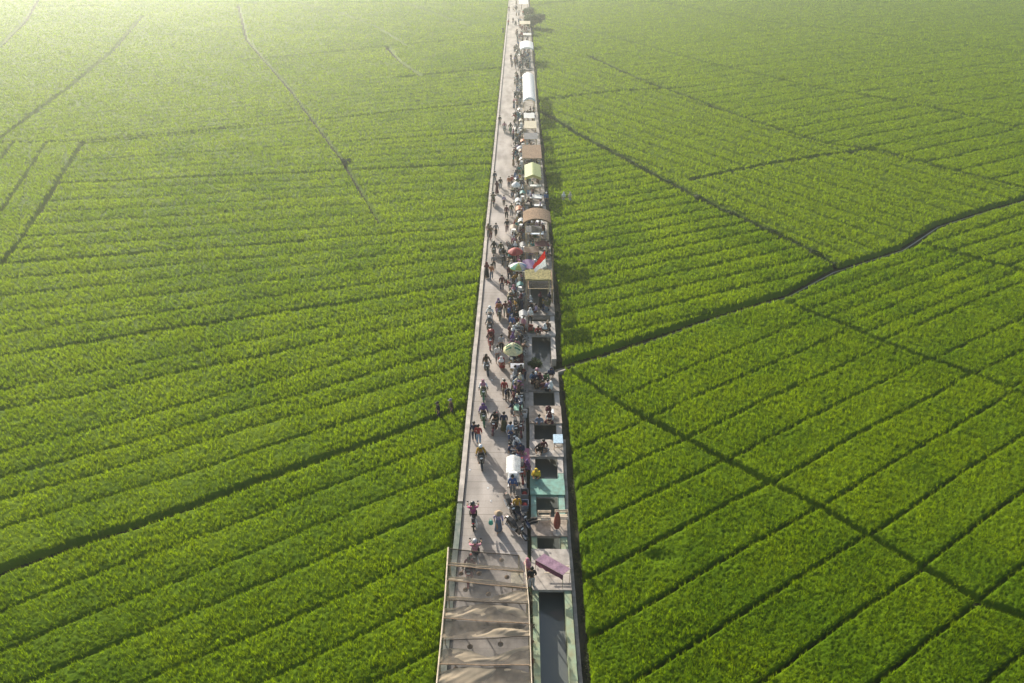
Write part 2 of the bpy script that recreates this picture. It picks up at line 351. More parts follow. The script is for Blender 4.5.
LA = W((0, 262), (20, 238), (45, 200), (62, 172), (82, 141)); LA = np.vstack([[[-60, 30]], [[-53, 50]], LA])
LA2 = W((0, 210), (22, 178), (45, 142)); LA3 = W((0, 158), (12, 142))
LH = W((-60, 142), (0, 141), (82, 140), (160, 133), (250, 124))
LM = W((238, 4), (240, 12), (246, 38), (268, 63), (290, 88), (315, 122), (340, 155), (352, 175), (380, 222))
LN = W((-40, 165), (0, 137), (30, 114), (70, 85), (110, 52), (142, 15)); LO = W((-20, 60), (0, 45), (25, 20), (40, -6))
LP = W((290, 0), (340, 12), (375, 25), (408, 45)); LQ = W((387, 46), (400, 60), (422, 75)); LR = W((405, 2), (440, 14), (470, 25))
LS = W((35, 6), (95, 5)); LT = W((240, 60), (370, 47), (505, 34)); LU = W((400, 76), (505, 66))
lines = []   # (pts, width, edge, clean)
def ln_(P, w_): lines.append((P, w_))
ln_(A, .95); ln_(B, .42); ln_(C, .34); ln_(D, .45); ln_(E, .80); ln_(Gh, .5); ln_(Gh2, .5); ln_(G3, .6); ln_(L2, .6); ln_(L3, .6); ln_(L4, 1.2)
ln_(LA, .45); ln_(LA2, .25); ln_(LA3, .3); ln_(LH, .25); ln_(LM, .42); ln_(LN, .5); ln_(LO, .7); ln_(LP, .4); ln_(LQ, .6); ln_(LR, .6); ln_(LS, 1.2); ln_(LT, .35); ln_(LU, .35)

def segdist(P, X, Y):
    d = np.full(X.shape, 1e9)
    for (x0, y0), (x1, y1) in zip(P[:-1], P[1:]):
        dx, dy = x1-x0, y1-y0; tt = np.clip(((X-x0)*dx+(Y-y0)*dy)/(dx*dx+dy*dy), 0, 1)
        d = np.minimum(d, np.hypot(X-x0-tt*dx, Y-y0-tt*dy))
    return d
def wob(X, Y, f, s):   # cheap smooth noise, -1..1
    return (np.sin(X*f+s)*np.cos(Y*f*1.3+s*2)+np.sin((X*.7+Y*.9)*f*2.1+s*3)*.6+np.sin((X*1.1-Y*.6)*f*3.7+s)*.35)/1.9
def inpoly(P, X, Y):
    r = np.zeros(X.shape, bool); n = len(P)
    for i in range(n):
        x0, y0 = P[i]; x1, y1 = P[(i+1) % n]
        if y0 == y1: continue
        c = ((y0 > Y) != (y1 > Y)) & (X < (x1-x0)*(Y-y0)/(y1-y0)+x0); r ^= c
    return r
def below(P, X, Y, byx=True):   # y below the polyline seen as a function of x
    o = np.argsort(P[:, 0]); return Y < np.interp(X, P[o, 0], P[o, 1])
def extL(P, dx=-60):
    return P
tS = np.array([0, 34, 37, 39.7, 47.6, 50.5, 53.2, 55.6, 68, 87, 97, 120, 180, 260, 500]); sS = np.array([.6, .6, .6, .54, .52, .43, .42, .34, .20, .14, .20, .42, .50, .5, .5])
def left_t(X, Y):
    lo = np.full(X.shape, -60.); hi = np.full(X.shape, 700.)
    for _ in range(22):
        mid = (lo+hi)/2; v = mid+np.interp(mid, tS, sS)*(X+4)*np.clip(1-np.maximum(0, -X-60)/400, .5, 1)
        lo = np.where(v < Y, mid, lo); hi = np.where(v < Y, hi, mid)
    return (lo+hi)/2
FT = np.array([-8, -5, -2, 1, 4, 7.2, 10.3, 13.4, 16.4, 19.0, 21.9, 25.0, 28.3, 31.1, 34.1, 37.1, 39.7, 42.4, 44.8, 47.6, 50.5, 53.0, 55.6, 58.2, 60.9, 63.3, 65.6, 68.0])
FT = np.concatenate([FT, np.arange(70.8, 520, 2.9)]); FW = np.full(FT.shape, .09)
for v, w_ in ((37.1, .42), (55.6, .20), (68.0, .22), (87, .4), (103, .3), (119.5, .45), (28.3, .14)): FW[np.argmin(abs(FT-v))] = w_
def region(X, Y):
    r = np.zeros(X.shape, int)
    left = X < -3.5; t = left_t(X, Y)
    r[left] = 1                                    # near left
    r[left & (t > 37.1)] = 2
    yy = np.sort(LA[:, 1]); 
    o = np.argsort(LA[:, 1]); xa = np.interp(Y, LA[o, 1], LA[o, 0])
    hl = ~below(LH, X, Y)
    r[left & (X < xa) & (Y > 30) & ~hl] = 3
    o = np.argsort(LM[:, 1]); xm = np.interp(Y, LM[o, 1], LM[o, 0])
    r[left & (X > xm) & (t > 68) ] = 4
    r[left & (X <= xm) & (t > 68) & ((Y > 97.5) & hl)] = 5
    o = np.argsort(LN[:, 1]); xn = np.interp(Y, LN[o, 1], LN[o, 0])
    r[left & (X < xn) & hl] = 6
    right = X > 3.4; ab = below(A, X, Y); bb = below(B, X, Y); cb = below(C, X, Y)
    r[right] = 10
    r[right & bb] = 7
    r[right & ab & ~bb] = 8
    r[right & ab & ~bb & ~cb & (X > 22.2)] = 9
    r[right & ab & ~below(D, X, Y) & (X > 41.5)] = 11
    eb = below(E, X, Y)
    r[right & ~ab] = 12
    r[right & ~ab & eb & (X < 31)] = 10
    g3 = ~below(G3, X, Y) & (X > 12)
    r[right & ~ab & ~(eb & (X < 31)) & g3] = 13
    r[right & ~ab & ~below(L2, X, Y)] = 14
    return r, t
def crop(X, Y):
    """0 in furrows and ditches, 1 on the crop"""
    reg, t = region(X, Y); h = np.ones(X.shape)
    wb = wob(X, Y, .21, 1.0)*.22+wob(X, Y, 1.1, 2.0)*.05+wob(X, Y, 3.3, 4.)*.015
    # left furrows
    i = np.clip(np.searchsorted(FT, t), 1, len(FT)-1); tt = t+wb
    d0 = abs(tt-FT[i-1]); d1 = abs(tt-FT[i]); dd = np.minimum(d0, d1); ww = np.where(d0 < d1, FW[i-1], FW[i])
    prom = .75+.25*wob(X, Y, .13, 9.)
    ex = .0012*np.maximum(Y-40, 0)
    def fur(dist, wd, e=.08, depth=1.0, ex=ex): return 1-depth*np.clip(1-(dist-wd/2)/(e+ex), 0, 1)
    deep = np.clip(.56+.45*wob(X, Y, .11, 3.), .30, 1)
    hl = fur(dd/np.sqrt(1.25), ww, depth=np.where(ww > .25, 1.0, deep))*(.80+.20*np.clip(dd/.9, 0, 1))
    h = np.where(np.isin(reg, (1, 2, 4, 5, 6)), hl, h)
    def par(slope, x0, offs, spacing, wd, sel, dep=1.0, wamp=1.0):
        nonlocal h
        c = (Y-slope*(X-x0)-offs)/math.sqrt(1+slope*slope)+wb*wamp; sp = spacing/math.sqrt(1+slope*slope)
        f = c/sp-np.round(c/sp); h = np.where(sel, np.minimum(h, fur(abs(f)*sp, wd, depth=dep)*(.80+.20*np.clip(abs(f)*sp/.8, 0, 1))), h)
    def lst(slope, x0, offs, wd, sel):
        nonlocal h
        c = (Y-slope*(X-x0)+wb*.55); d = np.min(abs(c[..., None]-np.array(offs)), axis=-1)/math.sqrt(1+slope*slope)
        h = np.where(sel, np.minimum(h, fur(d, wd, depth=np.clip(deep+.25, 0, 1))), h)
    lst(.61, 4, [3.8, 6.9, 10, 13.2, 16.7, 20.0, 23.3, 26.6, 29.8, 33.2], .12, reg == 7)
    lst(.62, 20, [-3.2, 0, 3.3, 6.6, 9.9, 13.2, 16.5, 19.8, 23.1, 26.4, 29.7, 33.0, 36.3, 39.7, 43.1, 46.5], .11, (reg == 8))
    lst(.585, 30, [23.5, 27, 30.3, 33.5, 36.5, 39.2, 42.3, 46.5], .10, reg == 9)
    par(.585, 30, 50.0, 1.9, .10, (reg == 9) & (Y-.585*(X-30) > 47.2), .45)
    par(.55, 50, 66, 2.6, .2, reg == 11, .6)
    c10 = 0
    par(.43, 3.7, 50.2, 2.55, .15, reg == 10, .9, .6)
    par(-1.35, 21, 83, 5.4, .30, reg == 12, .9)
    par(.50, 40, 100, 4.4, .24, reg == 13, .6)
    par(-.33, 40, 160, 6.0, .2, (reg == 14) & (X > 60), .5); par(.45, 40, 160, 7.0, .26, reg == 14, .6)
    par(-1.8, -70, 97, 9, .1, reg == 3, .4)
    for P, wd in lines:
        x0, y0 = P.min(0)-2; x1, y1 = P.max(0)+2; s = (X > x0) & (X < x1) & (Y > y0) & (Y < y1)
        if s.any():
            d = segdist(P, X[s], Y[s])+wb[s]*.35; h[s] = np.minimum(h[s], fur(d, wd+.0028*np.maximum(Y[s]-60, 0), .1, 1.0, ex[s]))
    # right and left margins
    bx = np.vectorize(XRO)(Y)+.72 if Y.size < 10 else np.interp(Y, [0, 17, 28, 35, 45, 56, 66, 85, 130, 420], np.array([2.47, 2.47, 2.45, 2.64, 2.63, 2.90, 2.80, 2.72, 2.62, 2.5])+.35)+np.interp(Y, [28, 40], [.60, .34])
    m_ = np.where(X > 0, X-bx+wb, -3.52-X+wb*.35); h = np.minimum(h, np.clip(m_/.25, 0, 1))
    return h, reg
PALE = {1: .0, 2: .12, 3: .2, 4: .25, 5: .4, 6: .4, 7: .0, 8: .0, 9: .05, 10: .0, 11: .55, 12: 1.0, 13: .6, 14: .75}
# fan-shaped grid, finer near the road bend of the picture and coarser with distance
BX, BY = at(660, 555); ny = 1150; nx = 900
yv = 7*np.exp(np.linspace(0, math.log(430/7), ny)); uv = np.linspace(-1, 1, nx)
Yg, Ug = np.meshgrid(yv, uv, indexing='ij'); Xg = Ug*(Yg*.84+20)
Hg, Rg = crop(Xg, Yg)
hump = wob(Xg, Yg, .35, 2.)*.04+wob(Xg, Yg, 1.9, 5.)*.035
jit = rng.normal(0, 1, Xg.shape)*(.03+.0004*Yg)
Zg = ZG+.02+(.43+hump+jit)*np.clip(Hg, 0, 1)**.7
# hollow patch in the near right field, weak spots
bald = np.exp(-(((Xg-BX)/1.1)**2+((Yg-BY)/.55)**2)); Zg -= .3*np.clip(bald-.25, 0, 1)
idx = np.arange(ny*nx).reshape(ny, nx)
q = np.stack([idx[:-1, :-1], idx[:-1, 1:], idx[1:, 1:], idx[1:, :-1]], -1).reshape(-1, 4)
Hf = np.maximum.reduce([Hg[:-1, :-1], Hg[1:, :-1], Hg[:-1, 1:], Hg[1:, 1:]]).reshape(-1); Rf = Rg[:-1, :-1].reshape(-1)
VV = np.stack([Xg.ravel(), Yg.ravel(), Zg.ravel()], -1)
# tufts
def scatter():
    out = []
    y = 9.0
    bands = np.exp(np.linspace(math.log(9), math.log(340), 120))
    for y0, y1 in zip(bands[:-1], bands[1:]):
        ym = (y0+y1)/2; hw = ym*.80+20; dist = math.hypot(ym, 30)
        dens = min(44, 44*(42/dist)**1.35)
        n = int(dens*2*hw*(y1-y0)); X = rng.uniform(-hw, hw, n); Y = rng.uniform(y0, y1, n); out.append(np.stack([X, Y, np.full(n, dens)], -1))
    return np.vstack(out)
T = scatter(); hT, rT = crop(T[:, 0], T[:, 1])
bald = np.exp(-(((T[:, 0]-BX)/1.1)**2+((T[:, 1]-BY)/.55)**2))
k = (hT > .50+rng.uniform(0, .2, len(hT))) & (rT > 0) & (bald < .35+rng.uniform(0, .3, len(hT)))
T = T[k]; hT = hT[k]; rT = rT[k]
def make_tuft(name, nb, h, seed, wd):
    r = random.Random(seed); vs = []; fs = []
    for i in range(nb):
        a = r.uniform(0, 6.283); b = r.uniform(0, .06); ln = h*r.uniform(.75, 1.15); le = r.uniform(.05, .27); px_, py_ = b*math.cos(a), b*math.sin(a)
        dx, dy = math.cos(a), math.sin(a); sxx, syy = -dy*wd, dx*wd
        p0 = (px_, py_, 0); p1 = (px_+dx*le*ln*.35, py_+dy*le*ln*.35, ln*.62); p2 = (px_+dx*le*ln*1.15, py_+dy*le*ln*1.15, ln*(1-le*.35))
        k = len(vs)
        vs += [(p0[0]-sxx, p0[1]-syy, p0[2]), (p0[0]+sxx, p0[1]+syy, p0[2]), (p1[0]+sxx*1.1, p1[1]+syy*1.1, p1[2]), (p1[0]-sxx*1.1, p1[1]-syy*1.1, p1[2]), p2]
        fs += [(k, k+1, k+2, k+3), (k+3, k+2, k+4)]
    me = bpy.data.meshes.new(name); me.from_pydata(vs, [], fs); me.materials.append(M['blade']); return me
tufts = bpy.data.collections.new('rice_tuft_shapes')
for i in range(5): tufts.objects.link(bpy.data.objects.new('rice_tuft', make_tuft('rice_tuft', 11, .52, i+3, .011)))
def gn_tree():
    ng = bpy.data.node_groups.new('rice_growth', 'GeometryNodeTree')
    ng.interface.new_socket('Geometry', in_out='INPUT', socket_type='NodeSocketGeometry'); ng.interface.new_socket('Geometry', in_out='OUTPUT', socket_type='NodeSocketGeometry')
    n = ng.nodes; gi = n.new('NodeGroupInput'); go = n.new('NodeGroupOutput'); L = ng.links.new
    def attr(nm, ty='FLOAT'):
        a = n.new('GeometryNodeInputNamedAttribute'); a.data_type = ty; a.inputs[0].default_value = nm; return a.outputs[0]
    ci = n.new('GeometryNodeCollectionInfo'); ci.inputs[0].default_value = tufts; ci.inputs[1].default_value = True; ci.inputs[2].default_value = True
    mp = n.new('GeometryNodeMeshToPoints'); mp.mode = 'VERTICES'
    cmpn = n.new('FunctionNodeCompare'); cmpn.data_type = 'FLOAT'; cmpn.operation = 'GREATER_THAN'; L(attr('size'), cmpn.inputs[0]); cmpn.inputs[1].default_value = .01
    L(gi.outputs[0], mp.inputs['Mesh']); L(cmpn.outputs[0], mp.inputs['Selection'])
    ip = n.new('GeometryNodeInstanceOnPoints'); L(mp.outputs[0], ip.inputs['Points']); L(ci.outputs[0], ip.inputs['Instance']); ip.inputs['Pick Instance'].default_value = True
    rv = n.new('FunctionNodeRandomValue'); rv.data_type = 'FLOAT_VECTOR'; rv.inputs[0].default_value = (-.18, -.18, 0); rv.inputs[1].default_value = (.18, .18, 6.283)
    L(rv.outputs[0], ip.inputs['Rotation'])
    L(attr('size3', 'FLOAT_VECTOR'), ip.inputs['Scale'])
    j = n.new('GeometryNodeJoinGeometry'); L(ip.outputs[0], j.inputs[0]); L(gi.outputs[0], j.inputs[0]); L(j.outputs[0], go.inputs[0]); return ng
NG = gn_tree()
FLAB = {1: ('bright green rice beds filling the bottom left corner, in front of the dark main furrow', 'rice field'),
 2: ('wide striped green rice field left of the road, behind the dark main furrow', 'rice field'),
 3: ('rice plot at the left edge, beyond the straight diagonal ditch', 'rice field'),
 4: ('hazy rice field between the long winding ditch and the left road wall', 'rice field'),
 5: ('hazy far rice field between the two long ditches at upper left', 'rice field'),
 6: ('palest rice field in the far upper left corner, beyond the curved ditch', 'rice field'),
 7: ('dark green rice beds at bottom right, between the canal and the diagonal ditch', 'rice field'),
 8: ('row of long rice beds between the diagonal ditch and the muddy stream', 'rice field'),
 9: ('rice block at the right edge behind the second diagonal ditch', 'rice field'),
 10: ('bright striped triangle of rice right beside the stalls, behind the muddy stream', 'rice field'),
 11: ('small rice wedge at the right edge just below the stream bend', 'rice field'),
 12: ('duller olive rice field right of centre, behind the bright striped triangle', 'rice field'),
 13: ('rice field at upper right with rows running towards the right edge', 'rice field'),
 14: ('farthest hazy rice field in the upper right corner', 'rice field')}
for r in range(1, 15):
    sel = (Rf == r) & (Hf > .06)
    if not sel.any(): continue
    qq = q[sel]; u, inv = np.unique(qq, return_inverse=True); V0 = VV[u]; F0 = inv.reshape(-1, 4)
    ts = T[rT == r]; ht = hT[rT == r]; nb = len(V0); nt_ = len(ts)
    sz = np.sqrt(44/np.maximum(ts[:, 2], 1e-6)); hs = .50+.62*ht*(1+.12*wob(ts[:, 0], ts[:, 1], .5, 3.))
    zz = np.full(nt_, ZG+.06)
    V1 = np.stack([ts[:, 0], ts[:, 1], zz], -1)
    me = bpy.data.meshes.new('rice_field'); 
    allv = np.vstack([V0, V1]); me.vertices.add(len(allv)); me.vertices.foreach_set('co', allv.ravel().astype(np.float32))
    nf = len(F0); me.loops.add(nf*4); me.loops.foreach_set('vertex_index', F0.ravel().astype(np.int32)); me.polygons.add(nf)
    me.polygons.foreach_set('loop_start', np.arange(0, nf*4, 4, dtype=np.int32)); me.polygons.foreach_set('loop_total', np.full(nf, 4, dtype=np.int32))
    me.update(calc_edges=True); me.polygons.foreach_set('use_smooth', [True]*nf)
    a = me.attributes.new('size', 'FLOAT', 'POINT'); a.data.foreach_set('value', np.concatenate([np.zeros(nb), np.ones(nt_)]).astype(np.float32))
    wide = .82*np.clip(sz, 1, 1.8)**.75; s3 = np.zeros((nb+nt_, 3)); s3[nb:, 0] = wide; s3[nb:, 1] = wide; s3[nb:, 2] = hs*np.clip(sz, 1, 1.15)
    a = me.attributes.new('size3', 'FLOAT_VECTOR', 'POINT'); a.data.foreach_set('vector', s3.ravel().astype(np.float32))
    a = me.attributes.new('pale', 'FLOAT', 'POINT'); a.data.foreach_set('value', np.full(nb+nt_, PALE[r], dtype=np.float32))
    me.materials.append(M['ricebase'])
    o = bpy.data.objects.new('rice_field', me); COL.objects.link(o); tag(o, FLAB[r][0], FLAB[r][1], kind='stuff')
    md = o.modifiers.new('growth', 'NODES'); md.node_group = NG
# muddy stream water
def ribbon(P, wd, z):
    mb = MB(); vs = []; 
    for i, p_ in enumerate(P):
        d = P[min(i+1, len(P)-1)]-P[max(0, i-1)]; d = d/np.hypot(*d); nn = np.array([-d[1], d[0]])*wd/2
        vs += [(*(p_-nn), z), (*(p_+nn), z)]
    return mb.add(vs, [(2*i, 2*i+1, 2*i+3, 2*i+2) for i in range(len(P)-1)])
tag(part('stream_water', ribbon(np.vstack([[[2.7, 42.1]], A]), .15, ZG+.02), 'ditchwater'), kind='structure')

# ------------------------------------------------------------------ haze
HZ = bpy.data.materials.new('haze'); HZ.use_nodes = True; t = HZ.node_tree
for n_ in list(t.nodes):
    if n_.type == 'BSDF_PRINCIPLED': t.nodes.remove(n_)
pv = t.nodes.new('ShaderNodeVolumePrincipled'); pv.inputs['Color'].default_value = (.93, 1, .93, 1); pv.inputs['Density'].default_value = .00075; pv.inputs['Anisotropy'].default_value = .62
t.links.new(pv.outputs[0], t.nodes['Material Output'].inputs['Volume'])
mb = MB().box((0, 0, 15), (2600, 2600, 33.4)); o = part('haze', mb, HZ); tag(o, kind='stuff')
ORD = ['nearest', 'second', 'third', 'fourth', 'fifth', 'sixth', 'seventh', 'eighth', 'ninth', 'tenth', 'eleventh', 'twelfth', 'thirteenth', 'fourteenth', 'fifteenth', 'sixteenth']
# ------------------------------------------------------------------ people
def skin_mesh(name, verts, edges, radii, m, root=0, sub=1):
    me = bpy.data.meshes.new('tmp'); me.from_pydata(verts, edges, []); o = bpy.data.objects.new('tmp', me); COL.objects.link(o)
    md = o.modifiers.new('s', 'SKIN'); md.use_smooth_shade = True; md.branch_smoothing = .4
    me.skin_vertices.new() if not me.skin_vertices else None
    for i, r in enumerate(radii):
        r = r if isinstance(r, (tuple, list)) else (r, r); me.skin_vertices[0].data[i].radius = r; me.skin_vertices[0].data[i].use_root = (i == root)
    if sub:
        sb = o.modifiers.new('b', 'SUBSURF'); sb.levels = sub; sb.render_levels = sub
    dg = bpy.context.evaluated_depsgraph_get(); out = bpy.data.meshes.new_from_object(o.evaluated_get(dg)); out.name = name
    bpy.data.objects.remove(o); out.materials.clear(); out.materials.append(M[m])
    out.polygons.foreach_set('use_smooth', [True]*len(out.polygons)); return out
def mir(p): return (-p[0], p[1], p[2])
POSES = {
 'stand': dict(pel=(0, 0, .90), sp=(0, 0, 1.10), ch=(0, 0, 1.28), nk=(0, .0, 1.40), hd=(0, .015, 1.52),
   sh=(.165, 0, 1.34), el=(.215, -.02, 1.09), wr=(.20, .10, .87), hip=(.09, 0, .86), kn=(.095, .02, .48), an=(.095, -.03, .08), to=(.11, .13, .035)),
 'walk': dict(pel=(0, 0, .88), sp=(0, .02, 1.08), ch=(0, .04, 1.26), nk=(0, .06, 1.38), hd=(0, .09, 1.50),
   sh=(.165, .04, 1.32), el=(.22, -.10, 1.10), wr=(.21, -.02, .88), hip=(.09, 0, .84), kn=(.09, .16, .49), an=(.09, .10, .10), to=(.10, .26, .06),
   l=dict(el=(-.22, .14, 1.10), wr=(-.20, .32, .98), kn=(-.09, -.02, .46), an=(-.09, -.26, .14), to=(-.10, -.13, .04))),
 'bend': dict(pel=(0, -.10, .86), sp=(0, .06, 1.02), ch=(0, .22, 1.14), nk=(0, .32, 1.22), hd=(0, .42, 1.30),
   sh=(.165, .25, 1.18), el=(.22, .36, .98), wr=(.16, .56, .90), hip=(.09, -.1, .82), kn=(.10, .02, .47), an=(.10, -.05, .08), to=(.12, .10, .035)),
 'ride': dict(pel=(0, -.16, .82), sp=(0, -.12, 1.00), ch=(0, -.05, 1.18), nk=(0, .0, 1.30), hd=(0, .05, 1.42),
   sh=(.17, -.03, 1.24), el=(.27, .16, 1.03), wr=(.30, .38, .99), hip=(.10, -.12, .79), kn=(.17, .24, .66), an=(.16, .16, .27), to=(.17, .31, .25)),
 'pillion': dict(pel=(0, 0, .86), sp=(0, .02, 1.04), ch=(0, .03, 1.22), nk=(0, .05, 1.34), hd=(0, .07, 1.45),
   sh=(.16, .04, 1.28), el=(.24, .12, 1.08), wr=(.16, .30, 1.0), hip=(.10, .03, .83), kn=(.22, .28, .70), an=(.20, .16, .33), to=(.22, .28, .30)),
 'squat': dict(pel=(0, 0, .20), sp=(0, .05, .38), ch=(0, .12, .56), nk=(0, .17, .67), hd=(0, .22, .78),
   sh=(.165, .13, .61), el=(.25, .25, .42), wr=(.15, .42, .40), hip=(.10, .02, .18), kn=(.19, .34, .46), an=(.14, .18, .09), to=(.16, .33, .04)),
 'sit': dict(pel=(0, 0, .12), sp=(0, -.01, .31), ch=(0, .02, .50), nk=(0, .04, .62), hd=(0, .07, .74),
   sh=(.165, .02, .56), el=(.24, .10, .34), wr=(.14, .28, .26), hip=(.11, .03, .11), kn=(.31, .30, .13), an=(.08, .36, .07), to=(-.03, .40, .05)),
 'bench': dict(pel=(0, 0, .52), sp=(0, .0, .70), ch=(0, .03, .88), nk=(0, .05, .99), hd=(0, .08, 1.11),
   sh=(.165, .03, .94), el=(.22, .12, .74), wr=(.15, .32, .66), hip=(.10, .02, .50), kn=(.12, .40, .50), an=(.12, .38, .10), to=(.13, .52, .04)),
 'legs_out': dict(pel=(0, 0, .12), sp=(0, -.06, .31), ch=(0, -.10, .50), nk=(0, -.10, .62), hd=(0, -.08, .74),
   sh=(.165, -.10, .56), el=(.24, -.18, .34), wr=(.26, -.22, .10), hip=(.10, .03, .11), kn=(.12, .42, .16), an=(.10, .80, .06), to=(.12, .86, .16)),
}
PM = {}
def pose_meshes(pn):
    if pn in PM: return PM[pn]
    P = dict(POSES[pn]); l = P.pop('l', {})
    J = {k: Vector(v) for k, v in P.items()}
    for k in ('sh', 'el', 'wr', 'hip', 'kn', 'an', 'to'): J[k+'L'] = Vector(l.get(k, mir(P[k])))
    def chain(names): return names
    # body: one continuous skinned figure with head, limbs and five-fingered hands
    v = []; e = []; r = []; ix = {}
    def add(k, p, rad, par=None):
        ix[k] = len(v); v.append(tuple(p)); r.append(rad)
        if par is not None: e.append((ix[par], ix[k]))
    hdir = (J['hd']-J['nk']).normalized()
    add('pel', J['pel'], (.12, .09)); add('sp', J['sp'], (.105, .08), 'pel'); add('ch', J['ch'], (.12, .085), 'sp'); add('nk', J['nk'], .048, 'ch')
    add('jaw', J['nk']+hdir*.07+Vector((0, .012, 0)), .062, 'nk'); add('hd', J['hd']+Vector((0, .0, .02)), (.078, .092), 'jaw'); add('top', J['hd']+hdir*.10, .055, 'hd')
    add('nose', J['hd']+Vector((0, .105, -.015)), .013, 'hd')
    for s, q in (('', 1), ('L', -1)):
        add('sh'+s, J['sh'+s], .052, 'ch'); add('el'+s, J['el'+s], .038, 'sh'+s); add('wr'+s, J['wr'+s], .026, 'el'+s)
        d = (J['wr'+s]-J['el'+s]).normalized(); pm = J['wr'+s]+d*.06; add('palm'+s, pm, (.034, .018), 'wr'+s)
        side = d.cross(Vector((0, 0, 1))) if abs(d.z) < .8 else Vector((0, 1, 0)); side = side.normalized(); dn = d.cross(side).normalized()
        for i in range(4):
            a = pm+d*.035+side*(i-1.5)*.019; L = (.062, .072, .068, .052)[i]
            add('f%d%s' % (i, s), a, .009, 'palm'+s); add('g%d%s' % (i, s), a+d*L*.55-dn*.008, .008, 'f%d%s' % (i, s)); add('h%d%s' % (i, s), a+d*L*.9-dn*.025, .007, 'g%d%s' % (i, s))
        th = pm-side*.035-d*.01; add('t0'+s, th, .010, 'palm'+s); add('t1'+s, th-side*.02+d*.035, .008, 't0'+s)
        add('hip'+s, J['hip'+s], .088, 'pel'); add('kn'+s, J['kn'+s], .055, 'hip'+s)
        md = (J['kn'+s]*.65+J['an'+s]*.35)+Vector((0, -.015, 0)); add('cf'+s, md, .05, 'kn'+s)
        add('an'+s, J['an'+s], .034, 'cf'+s); add('to'+s, J['to'+s], (.036, .024), 'an'+s)
    body = skin_mesh('person_body', v, e, r, 'skin')
    v, e, r, ix = [], [], [], {}
    add('pel', J['pel']+Vector((0, 0, -.02)), (.150, .118)); add('sp', J['sp'], (.132, .105), 'pel'); add('ch', J['ch'], (.150, .115), 'sp'); add('nk', J['nk']-hdir*.02, .070, 'ch')
    for s in ('', 'L'):
        add('sh'+s, J['sh'+s], .074, 'ch'); add('m'+s, (J['sh'+s]+J['el'+s])/2, .064, 'sh'+s); add('el'+s, J['el'+s], .056, 'm'+s); add('fa'+s, J['el'+s]*.35+J['wr'+s]*.65, .046, 'el'+s)
    top = skin_mesh('shirt', v, e, r, 'cloth')
    v, e, r, ix = [], [], [], {}
    add('pel', J['pel'], (.135, .105)); add('w', J['pel']*.6+J['sp']*.4, (.128, .10), 'pel')
    for s in ('', 'L'):
        add('hip'+s, J['hip'+s], .105, 'pel'); add('kn'+s, J['kn'+s], .076, 'hip'+s); add('an'+s, J['an'+s]*.88+J['kn'+s]*.12, .058, 'kn'+s)
    bot = skin_mesh('trousers', v, e, r, 'cloth')
    H = J['hd']; d = {'body': body, 'shirt': top, 'trousers': bot, 'head': H, 'J': J}
    d['hair'] = MB().ball((H.x, H.y-.012, H.z+.035), .108, 14, 8, (.95, 1.05, 1.0), -12, 90).mesh('hair', M['hair'])
    d['long_hair'] = MB().lathe([(.0, .145), (.07, .13), (.105, .08), (.112, .0), (.11, -.1), (.10, -.2), (.06, -.3)], 14, (H.x, H.y-.04, H.z), (1, .85, 1)).mesh('long_hair', M['hair'])
    d['headscarf'] = MB().lathe([(.0, .135), (.07, .12), (.105, .07), (.115, 0), (.105, -.08), (.15, -.14), (.21, -.22), (.225, -.30)], 16, (H.x, H.y-.035, H.z), (1, .78, 1)).mesh('headscarf', M['cloth'])
    hm = MB().ball((H.x, H.y, H.z+.03), .142, 16, 10, (.95, 1.08, 1), -35, 90); d['helmet'] = hm.mesh('helmet', M['paint'])
    d['visor'] = MB().ball((H.x, H.y+.012, H.z+.01), .146, 14, 4, (.9, 1.08, 1), -20, 12).mesh('visor', M['black'])
    d['cap'] = (MB().ball((H.x, H.y, H.z+.045), .112, 14, 6, (.95, 1.05, 1), 0, 90).box((H.x, H.y+.14, H.z+.055), (.13, .12, .012))).mesh('cap', M['cloth'])
    d['straw_hat'] = MB().lathe([(.0, .19), (.06, .165), (.11, .11), (.24, .03), (.235, .02), (.10, .095)], 18, (H.x, H.y, H.z-.0)).mesh('straw_hat', M['cloth'], False)
    p0 = J['pel']
    d['long_skirt'] = MB().lathe([(.13, p0.z+.10), (.155, p0.z), (.175, p0.z-.2), (.20, p0.z*.42), (.235, .12), (.22, .12)], 16, (p0.x, p0.y, 0), (1, .85, 1)).mesh('long_skirt', M['cloth'])
    PM[pn] = d; return d
CN = {'red': (.42, .02, .02), 'dark red': (.16, .012, .02), 'maroon': (.12, .015, .03), 'pink': (.62, .22, .30), 'magenta': (.45, .04, .18), 'purple': (.16, .06, .24), 'lilac': (.46, .36, .58),
 'white': (.74, .73, .70), 'cream': (.66, .58, .42), 'grey': (.24, .24, .25), 'pale grey': (.42, .43, .45), 'black': (.018, .018, .022), 'navy': (.02, .03, .09), 'blue': (.04, .12, .36), 'light blue': (.28, .42, .60), 'teal': (.05, .28, .28),
 'green': (.05, .20, .06), 'olive': (.13, .13, .05), 'yellow': (.60, .42, .03), 'mustard': (.46, .26, .03), 'orange': (.58, .17, .03), 'brown': (.15, .08, .045), 'tan': (.40, .28, .17), 'grey blue': (.16, .21, .30), 'silver': (.5, .5, .52)}
for k_, c_ in CN.items():
    g_ = sum(c_)/3; CN[k_] = tuple(.75*(g_+(v-g_)*.82) for v in c_) if k_ not in ('white', 'cream', 'yellow', 'mustard') else tuple(v*.9 for v in c_)
HEADW = {'hair': 'bare dark haired head', 'long_hair': 'long dark hair', 'headscarf': '{} headscarf', 'helmet': '{} helmet', 'cap': '{} cap', 'straw_hat': '{} straw hat'}
